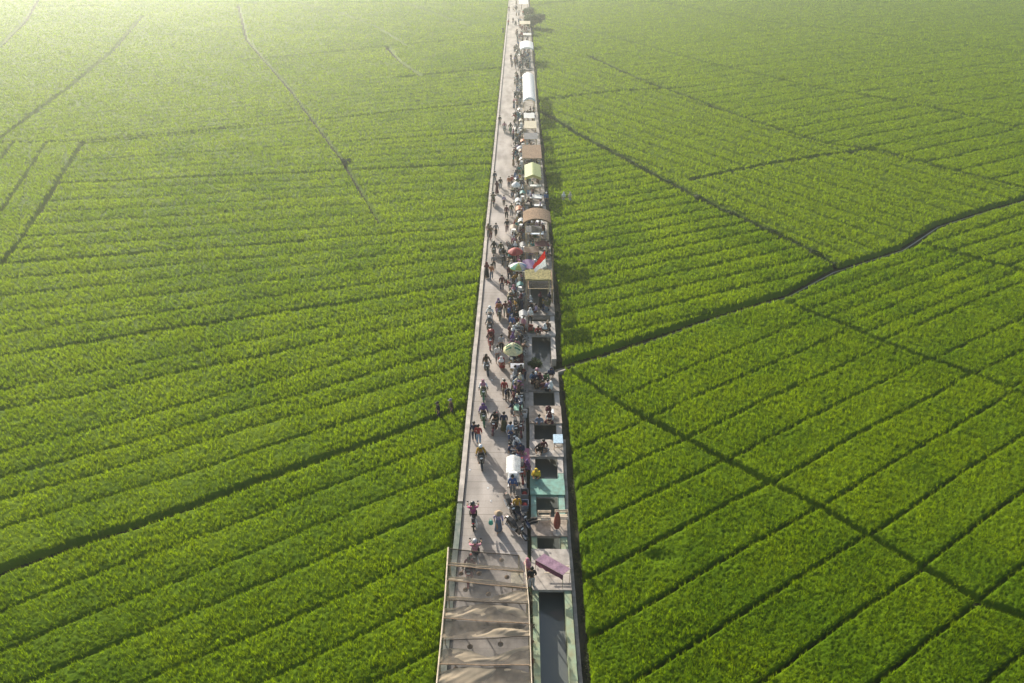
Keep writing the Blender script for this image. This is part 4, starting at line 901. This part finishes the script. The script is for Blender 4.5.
def weeds(name, label, pts, half, n, hmax, col, leaf=.08):
    P_ = np.array(pts, float); sg = np.diff(P_, axis=0); L_ = np.hypot(sg[:, 0], sg[:, 1]); cs = np.concatenate([[0], np.cumsum(L_)]); r_ = np.random.default_rng(3); vs = []; fs = []
    for i in range(n):
        s_ = r_.uniform(0, cs[-1]); x_ = np.interp(s_, cs, P_[:, 0]); y_ = np.interp(s_, cs, P_[:, 1]); k = min(np.searchsorted(cs, s_), len(L_))-1; k = max(k, 0)
        cl = .35+.65*(math.sin(s_*1.7)*math.sin(s_*.53+1)*.5+.5); off = r_.normal(0, half*.5); x_ += -sg[k][1]/L_[k]*off; y_ += sg[k][0]/L_[k]*off
        h_ = r_.uniform(0, hmax*cl); c_ = Vector((x_, y_, ZG+.04+h_)); u_ = Vector((r_.normal(), r_.normal(), abs(r_.normal())*.8)).normalized(); v_ = u_.cross(Vector(r_.normal(0, 1, 3))).normalized(); s2 = leaf*r_.uniform(.6, 1.5); k0 = len(vs)
        vs += [c_-u_*s2, c_+v_*s2*.35, c_+u_*s2, c_-v_*s2*.35]; fs.append((k0, k0+1, k0+2, k0+3))
    return tag(part(name, MB().add(vs, fs), 'leaf', None, col), label, kind='stuff')
weeds('bund_shade_grass', 'added shade-dark grass on the long bund between the striped triangle and the olive field', E, .42, 16000, .62, (.035, .065, .012), .13)  # dark leaves added along these bunds, standing in for the shaded ditch lines
weeds('bund_shade_grass', 'added shade-dark grass on the bund crossing the olive field', Gh, .3, 4000, .45, (.04, .07, .015), .13)
weeds('bund_shade_grass', 'added shade-dark grass on the long far bund behind the olive field', G3, .35, 9000, .5, (.04, .07, .015), .15)
weeds('bank_weeds', 'low weeds on the dark bank right of the near canal', [(XRO(y)+.50, y) for y in np.linspace(12, 41, 30)], .30, 9000, .32, (.05, .065, .02), .05)
weeds('bank_weeds', 'low weeds on the dark bank right of the stalls', [(XRO(y)+.28, y) for y in np.linspace(43.2, 120, 60)], .22, 11000, .45, (.045, .065, .018), .07)
weeds('verge_weeds', 'grass edging the left road wall', [(-3.53, y) for y in np.linspace(12, 130, 60)], .10, 12000, .68, (.05, .085, .015), .07)
# weeds in the gutter near the net canopy
for i, yy in enumerate(np.linspace(15.6, 24.6, 15)):
    t = thing('weed', None, 'weed', (.715+random.uniform(-.05, .08), yy+random.uniform(-.2, .2), -.1), random.uniform(0, 6), 'weeds in the gutter beside the net canopy')
    vs = []; fs = []
    for k in range(70):
        a_ = random.uniform(0, 6.28); q_ = random.uniform(.0, .16); h_ = random.uniform(.05, .38); s_ = .035; k0 = len(vs); c_ = Vector((q_*math.cos(a_)*.7, q_*math.sin(a_), h_)); u_ = Vector((random.uniform(-1, 1), random.uniform(-1, 1), random.uniform(-.4, .4))).normalized(); v_ = u_.cross(Vector((random.uniform(-.5, .5), random.uniform(-.5, .5), 1))).normalized()
        vs += [c_-u_*s_, c_+v_*s_*.5, c_+u_*s_, c_-v_*s_*.5]; fs.append((k0, k0+1, k0+2, k0+3))
    part('foliage', MB().add(vs, fs), 'leaf', t, random.choice([(.03, .05, .02), (.05, .03, .02), (.04, .07, .02), (.09, .03, .02)])); part('stem', MB().tube([(0, 0, 0), (.01, .01, .3)], [.012, .005], 5), 'bark', t)
    tag(t, '%s weed from the camera in the gutter right of the net canopy' % (ORD[i] if i else 'first'))
M['darkwood'] = mat('dark_wood', (.07, .05, .035), .8, 5, .4)
# ------------------------------------------------------------------ net canopy at the bottom
ZN = 2.2
nc = thing('net_canopy', 'brown see-through shade net stretched over poles across the near road', 'canopy', (0, 0, 0))
rows = [((449, 549), (519, 556)), ((448, 565.5), (524, 572)), ((447.5, 580.5), (527, 588.5)), ((446, 600), (528, 604)), ((443.5, 618.5), (529, 624)), ((441.5, 640.5), (529.5, 636.5)), ((439.5, 664.5), (530, 665.5)), ((437, 688), (531, 689)), ((435, 713), (532, 714))]
PP = []
for (l_, r2) in rows:
    pa = Vector((*at(*l_, ZN), ZN)); pb = Vector((*at(*r2, ZN), ZN)); PP.append((pa, pb))
def lerp(a, b, t_): return a+(b-a)*t_
for i, (pa, pb) in enumerate(PP):
    part('cross_pole', MB().tube([pa+Vector((0, 0, .03)), lerp(pa, pb, .3)+Vector((0, .02, -.01)), (pa+pb)/2+Vector((0, -.015, .0)), lerp(pa, pb, .8)+Vector((0, .02, .01)), pb+Vector((0, 0, .03))], .020 if i else .026, 8), 'darkwood' if i in (0, 3, 5) else 'wood', nc)
part('side_rail', MB().tube([PP[0][0]+Vector((-.04, .1, 0)), PP[3][0]+Vector((-.05, 0, 0)), PP[-1][0]+Vector((-.04, 0, 0))], .04, 8), 'palewood', nc)
part('side_rail', MB().tube([PP[1][1]+Vector((.05, .7, 0)), PP[3][1]+Vector((.04, 0, 0)), PP[-1][1]+Vector((.04, 0, 0))], .026, 8), 'palewood', nc)
for i in (0, 2, 4, 6, 8):
    for s in (0, 1):
        p_ = PP[i][s]; part('post', MB().tube([(p_.x+(-.02 if s == 0 else .02), p_.y, .0), (p_.x, p_.y, ZN)], .035, 8), 'bamboo', nc)
def lerp(a, b, t_): return a+(b-a)*t_
for i in range(len(PP)-1):
    (a0, b0), (a1, b1) = PP[i], PP[i+1]
    def fn(u, v, i=i, a0=a0, b0=b0, a1=a1, b1=b1):
        p_ = lerp(lerp(a0, b0, u), lerp(a1, b1, u), v); s_ = math.sin(math.pi*v)
        return (p_.x, p_.y, p_.z-.005-(.10+.05*math.sin(u*5+i))*s_+.015*math.sin(u*31+i*2+v*6)*s_)
    part('net_panel', MB().quadgrid(fn, 40, 12), 'net', nc, None, True)
# gathered, folded net hanging below some poles: width profile v0..v1 along each bay
folds = [(0, .74, 1.0, .0, 1.0), (1, .74, 1.0, .12, 1.0), (2, .78, 1.0, .95, 1.2), (3, .40, 1.0, .95, 1.6), (4, .0, .9, .0, 2.2), (5, .66, 1.0, .55, 1.2), (6, .35, 1.0, .8, 1.4), (7, .15, .9, .3, 1.5)]
ncr = np.random.default_rng(5)
for i, v0, v1, amp, rough_ in folds:
    (a0, b0), (a1, b1) = PP[i], PP[i+1]; ph = ncr.uniform(0, 6, 8)
    def fn(u, v, i=i, a0=a0, b0=b0, a1=a1, b1=b1, v0=v0, v1=v1, amp=amp, ph=ph, rough_=rough_):
        if i == 2: bulge = max(0, (u-.55)/.45)**.7
        elif i == 3: bulge = max(0, 1-abs(u-.55)/.42)**.6
        elif i == 5: bulge = .5+.5*math.sin(u*7.5+.5)
        elif i == 6: bulge = (1-abs(2*u-1)**4)
        else: bulge = .5+.5*math.sin(u*4+ph[0])
        e0 = max(.03, v0-amp*(v0)*bulge+.02*math.sin(u*17+i)); vv = lerp(e0, v1-.01, v)
        p_ = lerp(lerp(a0, b0, u), lerp(a1, b1, u), vv); s_ = math.sin(math.pi*v)
        cr_ = .05*math.sin(u*4.1+v*3+ph[1])+.035*math.sin(u*9-v*5+ph[2])*math.sin(u*3+ph[3])+.008*math.sin((u*1.0+v*.5)*27+ph[4])*math.sin(u*5+ph[5])+.005*math.sin(u*47+v*19+ph[6])
        return (p_.x, p_.y, p_.z-.04-.10*s_+cr_*s_*rough_*1.3)
    part('folded_net', MB().quadgrid(fn, 80, 20), 'sunlit_foldnet', nc, None, True)
for k, (px, py) in enumerate([(461, 573.5), (479, 573.5), (507, 577), (465.5, 589.5), (488.5, 594), (461.5, 629), (484.5, 630), (470, 646.5), (500.5, 644), (456, 669), (501.5, 560)]):
    z_ = 1.75; x, y = at(px, py, z_); t = thing('cone_lamp_shade', None, 'hanging shade', (x, y, z_), 0, 'brown cone shades hanging below the net canopy')
    part('shade', MB().lathe([(.0, .10), (.03, .095), (.13, -.01), (.125, -.02), (.02, .07)], 14), 'thatch', t); part('string', MB().tube([(0, 0, .1), (0, 0, ZN-z_-.08)], .006, 5), 'rubber', t)
    ALLLAB.append([t, 'brown cone shade hanging below the net canopy', x, y, False, ''])
tb = table(.05, 22.35, 0, 0, .62, .8, 'cream', 'pale table below the right side of the net canopy', .7)
# ------------------------------------------------------------------ umbrellas, banner stall, carts
cream = (.72, .66, .38); umbrella(*at(513, 345, 2.1), .74, 2.25, [cream, cream, (.70, .70, .48), cream], 'large cream octagonal umbrella with green stripes on its top', 8, rise=.55)
ux, uy = at(513, 347, 2.1)
for k in range(6):
    pass
um = [o for o in bpy.data.objects if o.name.startswith('umbrella')][-1]
for sgn in (-1, 1):
    for dy in (.12, .36, -.14, -.38):
        part('green_stripe', MB().quadgrid(lambda u, v: (sgn*(.12+.42*u), dy+.10*v-.05+.05*u, 2.25-.55*(math.hypot(.12+.42*u, dy+.10*v)/.74)**1.7+.025), 8, 1), 'tarp', um, (.03, .16, .10), True)
umbrella(*at(515.5, 248, 2.1), .72, 2.1, [(.38, .04, .04), (.42, .08, .07)], 'round red umbrella beyond the multicoloured one', 10, (0, .0))
umbrella(*at(518.5, 263, 2.1), .82, 2.1, [(.70, .70, .62), (.55, .50, .08), (.16, .10, .34), (.68, .68, .62), (.10, .34, .22), (.45, .50, .12), (.66, .62, .55), (.12, .20, .36)], 'umbrella with white, yellow, green and purple panels beside the flag', 8)
umbrella(*at(516, 182, 2.0), .55, 2.0, [(.78, .78, .76)], 'white round umbrella left of the green gazebo', 8); umbrella(*at(521, 145, 2.0), .6, 1.9, [(.75, .75, .75)], 'small white umbrella beyond the green gazebo', 8)
x, y = at(517, 389)
st = thing('banner_stall', 'stall with a white and purple printed banner facing the camera', 'stall', (x, y, 0))
part('banner', MB().quadgrid(lambda u, v: ((u-.5)*.98, .95+.01*math.sin(u*9), 1.15+.45*v), 8, 2), 'tarp', st, (.72, .72, .78))
part('banner_print', MB().box((0, .935, 1.38), (.5, .008, .10)).box((-.02, .935, 1.25), (.34, .008, .035)), 'tarp', st, (.26, .18, .46), label='purple printed line on the banner')
for s in (-1, 1): part('post', MB().tube([(s*.5, .96, 0), (s*.5, .96, 1.75)], .02, 6), 'bamboo', st)
part('counter', MB().box((0, .45, .72), (.95, .6, .04)).box((0, .74, .38), (.95, .03, .62)), 'paint', st, CN['pale grey'])
def T_(px, py, w_, d_, col, label, z=0, h=.68): x, y = at(px, py, z); return table(x, y, z, random.uniform(-.08, .08), w_, d_, col, label, h)
T_(518.5, 406, .55, .65, 'white', 'white table near the middle of the vendor crowd'); T_(518, 415, .6, .7, (.30, .50, .36), 'table with pale green top next to the white one')
T_(519.5, 394, .6, .6, 'magenta', 'table with magenta cover right before the banner stall')
# ------------------------------------------------------------------ roofed stalls over the canal
def stall(x0, x1, y0, y1, h, roofm, label, col=None, wave=0.0, pitch=.0, name='roofed_stall', overhang=.1, group=None, thick=.0, arch=0.0, posts=True, vn=None):
    t = thing(name, label, 'stall', ((x0+x1)/2, (y0+y1)/2, .0)); w_ = x1-x0; l_ = y1-y0
    def fn(u, v, dz=0):
        z_ = h-pitch*abs(v-.5)*2*0+dz+arch*(1-(2*u-1)**2)-pitch*abs(2*u-1)+wave*(math.sin(u*9+v*l_*2.3)+.6*math.sin(v*l_*3.7+u*4)); return ((u-.5)*(w_+2*overhang), (v-.5)*(l_+2*overhang), z_)
    nu = 14; nv = max(6, int(l_*2.5))
    mb = MB().quadgrid(fn, nu, nv)
    if thick:
        mb.quadgrid(lambda u, v: fn(u, v, -thick), nu, nv)
        mb.quadgrid(lambda u, v: fn(u, 0, -thick*v), nu, 1).quadgrid(lambda u, v: fn(u, 1, -thick*v), nu, 1).quadgrid(lambda u, v: fn(0, u, -thick*v), nv, 1).quadgrid(lambda u, v: fn(1, u, -thick*v), nv, 1)
    part('roof', mb, roofm, t, col, True)
    if vn: part('valance', MB().quadgrid(lambda u, v: (lambda q_: (q_[0], q_[1]-.01, q_[2]-.28*v-.04*abs(math.sin(u*18))*v))(fn(u, 0)), 24, 2), 'tarp', t, vn)
    if posts:
        k = max(2, int(l_/2.6)+1)
        for i in range(k):
            for s in (-1, 1): part('post', MB().tube([(s*(w_/2-.04), (i/(k-1)-.5)*(l_-.1), .1), (s*(w_/2-.04), (i/(k-1)-.5)*(l_-.1), h-max(pitch, 0)-thick-.0)], .035, 6), 'bamboo', t)
        part('beam', MB().tube([(-w_/2, -l_/2, h-pitch-thick-.05), (w_/2, -l_/2, h-pitch-thick-.05)], .03, 6).tube([(-w_/2, l_/2, h-pitch-thick-.05), (w_/2, l_/2, h-pitch-thick-.05)], .03, 6), 'bamboo', t)
    return t
def on(px0, px1, pyf, pyb, h):   # roof rectangle from where its corners stand in plan
    a_ = at((px0+px1)/2, pyf, h); b_ = at((px0+px1)/2, pyb, h); xx0 = at(px0, pyf, h)[0]; xx1 = at(px1, pyf, h)[0]; return xx0, xx1, a_[1], b_[1]
for (y0_, y1_, lb) in ((51.3, 53.0, 'nearer open wooden pergola frame over the dark canal water'), (53.2, 54.7, 'farther open wooden pergola frame over the dark canal water')):
    t = thing('pergola', lb, 'pergola', (1.95, (y0_+y1_)/2, 0)); hw, hl = 1.05, (y1_-y0_)/2
    for sx in (-1, 1):
        for sy in (-1, 1): part('post', MB().tube([(sx*hw, sy*hl, .0), (sx*hw, sy*hl, 1.5)], .04, 6), 'wood', t)
        part('beam', MB().tube([(sx*hw, -hl, 1.5), (sx*hw, hl, 1.5)], .035, 6), 'wood', t); part('cross_beam', MB().tube([(-hw, sx*hl, 1.52), (hw, sx*hl, 1.52)], .035, 6), 'bamboo', t)
    part('shade_sheet', MB().quadgrid(lambda u, v: ((u-.5)*2*hw, (v-.5)*2*hl, 1.5-.1*math.sin(math.pi*u)*math.sin(math.pi*v)), 10, 6), 'shadesheet', t, None, True)  # dark sheet over the open frame, standing in for shade on the water
stall(*on(526, 550, 279, 270, 2.7), 2.7, 'leafthatch', 'stall roofed with dry olive leaf thatch in front of the flag', wave=.03, thick=.10)
stall(*on(525, 549, 222, 212.5, 3.0), 3.0, 'thatch', 'stall under a wide curved brown thatch roof', arch=.45, thick=.16, wave=.015, overhang=.2)
stall(*on(525.5, 540.5, 175, 163, 2.4), 2.5, 'tarp', 'green gazebo tent with a scalloped striped edge', col=(.42, .47, .22), pitch=.38, vn=(.50, .45, .16), name='gazebo')
stall(*on(523, 541, 158, 145, 2.1), 2.1, 'thatch', 'stall under a rusty brown awning beyond the green gazebo', wave=.02, thick=.05)
stall(*on(523.8, 534.8, 101, 76, 2.5), 2.6, 'tarp', 'long white tent with a rounded roof', col=(.88, .88, .88), arch=.5, overhang=.12, vn=(.72, .78, .86), name='long_tent')
stall(*on(520.5, 533, 49, 42.5, 2.5), 2.5, 'tarp', 'white arched tarpaulin stall beyond the long white tent', col=(.88, .88, .88), arch=.4, vn=(.8, .8, .8))
for (a_, b_, c_, d_, cc, lb) in ((520, 530, 24, 21, 'cream', 'nearer cream awning at the far end of the stalls'), (519.5, 529.5, 18.5, 16.5, 'tan', 'farther cream awning at the far end of the stalls'), (526.5, 541, 232, 226, 'grey', 'grey stall roof just before the thatched stall'), (524.5, 534, 118, 113, 'white', 'pale box stall nearest the long white tent'), (525, 536, 128, 121, 'cream', 'cream roofed box stall, second from the long white tent'), (519, 528, 4, -1, 'white', 'farthest white canopy at the top of the road'), (523.5, 531, 35, 33, 'white', 'tiny white awning between the cream awnings and the arched tarpaulin'), (525, 537, 139, 133, 'grey', 'grey roofed stall between the pale boxes and the rusty awning'),):
    stall(*on(a_, b_, c_, d_, 2.1), 2.1, 'tarp', lb, col=CN[cc], wave=.02)
for px, py, w_, d_, c_, lb in ((535.5, 191, 1.3, .6, 'white', 'slanting white tabletop nearest the green gazebo'), (535.5, 202, 1.35, 1.2, 'white', 'wide white table between the gazebo and the thatched stall'), (536.5, 227, 1.2, .7, 'white', 'white table half hidden below the thatched stall'), (537, 239, 1.35, .75, (.6, .66, .72), 'bluish white table in front of the thatched stall'), (538, 211, .9, .5, 'white', 'small white table touching the back of the thatched stall'), (530, 183, .8, .6, 'cream', 'cream table below the green gazebo')):
    T_(px, py, w_, d_, c_, lb, .15)
for (a_, b_, c_, d_, hh, cc, lb) in ((523.5, 533.5, 268, 260, 1.8, 'purple', 'low purple tarp awning beside the flag'), (525, 538, 252, 247, 1.8, 'brown', 'brown tarp awning just beyond the flag'), (536, 547, 246, 241, 1.8, 'maroon', 'dark red tarp awning at the canal bank beyond the flag')):
    stall(*on(a_, b_, c_, d_, hh), hh, 'tarp', lb, col=CN[cc], wave=.03)
# flag on its pole
fx, fy = 2.95, 51.6
fl = thing('flag', 'red and white flag on a tall bamboo pole on the canal bank', 'flag', (fx, fy, 0))
part('pole', MB().tube([(0, 0, -.4), (.0, 0, 3), (-.03, 0, 5.2)], [.035, .03, .02], 8), 'bamboo', fl)
Ptop = Vector((-.06, -.02, 5.1)); Pbot = Vector((-.05, -.02, 3.9)); Pb2 = Vector((-1.35, -.1, 3.55))
Wt = {k: Vector((*at(px, py, z_), z_))-Vector((fx, fy, 0)) for k, (px, py, z_) in dict(a=(545, 250.5, 5.1), b=(546, 266, 4.1), c=(530.5, 269.5, 4.2), d=(538, 259, 4.9)).items()}
def flagfn(u, v0, v1):
    def f(a_, b_):
        s_ = v0+(v1-v0)*b_
        hoist = lerp(Wt['a'], Wt['b'], s_); fly = lerp(lerp(Wt['a'], Wt['c'], .86)+Vector((.0, 0, .0)), Wt['c']+Vector((.38, -.15, -.12)), s_)
        p_ = lerp(hoist, fly, a_); w2 = .07*math.sin(a_*9+s_*2)*a_; return (p_.x, p_.y+w2, p_.z+w2*.5)
    return f
part('red_half', MB().quadgrid(flagfn(0, 0, .5), 20, 6), 'tarp', fl, (.62, .02, .01), True); part('white_half', MB().quadgrid(flagfn(0, .5, 1), 20, 6), 'tarp', fl, (.80, .80, .78), True)
for k_, (px, py, c_) in enumerate(((521.5, 170, 'white'), (521, 162, 'tan'), (520.5, 138, 'pale grey'), (521, 131, 'cream'), (522.5, 206, 'teal'), (521, 235, 'white'), (522.5, 283, 'cream'), (523, 330, 'pale grey'), (519.5, 120, 'white'), (523, 258, 'grey'))):
    cart(*at(px, py), random.uniform(-.15, .15), c_, random.choice(('grey', 'brown', 'blue', 'teal', 'white')), ('small %s roofed handcart ' % c_)+land(at(px, py)[1]), .6, .85, random.uniform(1.35, 1.7))
# carts strung along the road
cart(*at(519, 222), 0, 'orange', 'yellow', 'orange and yellow vendor cart left of the thatched stall', .7, 1.1, 1.6)
cart(*at(518, 213.5), 0, 'white', 'red', 'cart with a white box roof behind the orange and yellow cart', .65, .9, 1.6)
cart(*at(513.5, 240), 0, 'tan', 'brown', 'low tan vendor cart beyond the red umbrella', .7, .9, 1.5)
cart(*at(520, 299), 0, 'teal', 'grey', 'vendor cart with a small teal roof opposite the dark pergolas', .55, .7, 1.5)
cart(*at(523, 152), 0, 'orange', 'brown', 'small orange roofed cart beside the rusty awning', .7, 1.0, 1.6)
# ------------------------------------------------------------------ the crowd
CW = ['black', 'black', 'black', 'navy', 'navy', 'grey', 'grey', 'maroon', 'maroon', 'dark red', 'red', 'blue', 'white', 'white', 'pale grey', 'olive', 'brown', 'brown', 'purple', 'pink', 'grey blue', 'teal', 'mustard', 'tan', 'light blue', 'lilac']
HW = ['hair']*5+['headscarf']*4+['long_hair', 'helmet', 'cap']
taken = [(o.location.x, o.location.y) for o in bpy.data.objects if o.get('category') in ('person', 'motorbike', 'cart', 'table', 'crate')]
def free(x, y, r_): return all((x-a_)**2+(y-b_)**2 > r_*r_ for a_, b_ in taken)
def place(kind, y0, y1, x0, x1, n, z=0, sitp=.0, far=False):
    k = 0; tries = 0
    while k < n and tries < n*40:
        tries += 1; y = random.uniform(y0, y1); x = random.uniform(x0, x1)
        if not free(x, y, .36 if kind == 'p' else .62): continue
        taken.append((x, y)); k += 1
        if kind == 'p':
            hd = random.choice(HW); hc = random.choice(['white', 'pink', 'maroon', 'navy', 'black', 'tan', 'purple', 'cream', 'grey', 'teal']); hc = 'black' if 'hair' in hd else hc
            pose = random.choice(('squat', 'sit')) if random.random() < sitp else random.choice(('stand', 'stand', 'stand', 'walk', 'bend'))
            person(pose, x, y, random.uniform(0, 6.28), random.choice(CW), random.choice(['black', 'navy', 'grey', 'brown', 'grey blue', 'olive', 'maroon', 'tan']), hd, hc, z=z, sc=random.uniform(.88, 1.02), skirt=(hd == 'headscarf' and random.random() < .7), group='people in the roadside market crowd', small=True)
        else:
            bike(x, y, random.choice((0, math.pi))+random.uniform(-.5, .5), random.choice(['black', 'black', 'black', 'navy', 'red', 'dark red', 'grey', 'blue', 'white', 'silver', 'maroon', 'black']), far=far)
place('b', 36.3, 38.6, -.1, .45, 2); place('p', 35.5, 41.5, -.35, .5, 15); place('p', 39.2, 40.8, 0.9, 2.5, 3, .15, 1)
place('b', 41.5, 47.0, -.5, .45, 5); place('p', 41.5, 47.5, -.6, .5, 17)
place('b', 47.5, 55.5, -.75, .45, 13); place('p', 47.5, 56, -.8, .5, 22)
place('b', 56, 62, -.95, .4, 9); place('p', 56, 63, -1.0, .5, 17)
place('p', 49.3, 51, 1.0, 2.8, 8, .15, .5); place('p', 55, 63, 1.0, 2.9, 20, .15, .5); place('p', 64, 72, 1.0, 2.8, 15, .15, .4)
place('p', 63, 75, -.5, .6, 17); place('b', 72, 84, -.6, .5, 6, far=True); place('p', 74, 88, 0.9, 2.7, 18, .15, .4); place('p', 75, 90, -.7, .6, 13)
place('b', 86, 104, -.6, .5, 8, far=True); place('p', 88, 110, -.8, .7, 19); place('p', 89, 111, 1.0, 2.6, 18, .15, .3)
place('b', 112, 142, -.6, .9, 16, far=True); place('p', 110, 142, -.8, .9, 10)
place('b', 143, 166, -.7, 2.4, 30, far=True); place('p', 143, 168, -1.2, 2.4, 14)
place('b', 172, 212, -.9, 2.4, 26, far=True); place('p', 170, 240, -1.2, 2.4, 16); place('p', 215, 240, -2.6, .5, 5)
# goods, stools and baskets between the sellers
for i in range(90):
    y = random.uniform(35, 100); sl_ = random.random() < .35; x = random.uniform(1.0, 2.6) if sl_ and not 41 < y < 46 else random.uniform(-.35, .55); z_ = .15 if x > .8 else 0
    if z_ and not any(a_ < y < b_ for a_, b_ in ((35.4, 37), (39, 41), (46.3, 48), (49.3, 51), (55.2, 63.3), (64.5, 71.8), (73.5, 87.8))): continue
    if not free(x, y, .33): continue
    taken.append((x, y)); c = random.choice(('white', 'light blue', 'red', 'green', 'yellow', 'cream', 'orange', 'teal'))
    t = crate(x, y, z_, .34, .42, random.uniform(.22, .5), c, None, 'crates of goods among the stalls'); ALLLAB.append([t, '%s crate of goods %s' % (c, 'on the canal slab' if z_ else 'on the road edge'), x, y, False, ''])
# litter on the road
for i, (px, py) in enumerate(((492, 380), (495.5, 377), (491, 501), (503, 379), (474, 378), (466, 453), (470, 470), (488, 488))):
    x, y = at(px, py); o = part('paper_scrap', MB().quadgrid(lambda u, v: (.11*(u-.5), .13*(v-.5), .006+.02*math.sin(u*5)*math.cos(v*4)**2), 4, 4), 'tarp', None, (.8, .8, .78)); o.location = (x, y, .006); tag(o, None, 'litter', 'paper scraps on the road'); ALLLAB.append([o, 'white paper scrap lying on the road', x, y, False, ''])

# ------------------------------------------------------------------ labels that single each thing out
def pos(x, y): return 'on the road' if x < -1.0 else ('at the road edge' if x < .75 else 'over the canal')
groups = {}
for r_ in ALLLAB:
    o, base, x, y, fixed, bot = r_
    lb = base if fixed else '%s %s' % (base, land(y)) if ('lying' not in base and 'hanging' not in base) else base
    groups.setdefault(lb, []).append(r_)
final = {}
for lb, L in groups.items():
    if len(L) == 1: final.setdefault(lb, []).append(L[0]); continue
    for r_ in L:
        q_ = lb+(', '+r_[5] if r_[5] else ''); final.setdefault(q_, []).append(r_)
for lb, L in final.items():
    if len(L) == 1: L[0][0]['label'] = lb; continue
    L.sort(key=lambda r_: r_[3])
    for i, r_ in enumerate(L):
        r_[0]['label'] = lb+(', nearest of %d' % len(L) if i == 0 else ', %s from the camera' % (ORD[i] if i < len(ORD) else 'among the last'))
for r_ in ALLLAB:
    lb = r_[0]['label']; ws = lb.replace(',', ' ').split()
    if len(ws) > 16:
        for a_, b_ in ((' dark haired', ''), ('bare head, ', 'bare head '), ('motorbikes', 'bikes'), (' of goods', ''), ('multicoloured', 'coloured'), ('between the pink mat and the white banner', 'past the pink mat'), ('just before the long white tent', 'before the long tent'), ('with legs stretched out', ''), ('opposite the dark pergolas', 'opposite the pergolas'), (' of the road', ''), ('the red and white flag', 'the flag'), ('beyond the white arched tarpaulin', 'beyond the arched tarpaulin')):
            if len(lb.replace(',', ' ').split()) > 16: lb = lb.replace(a_, b_)
        r_[0]['label'] = lb
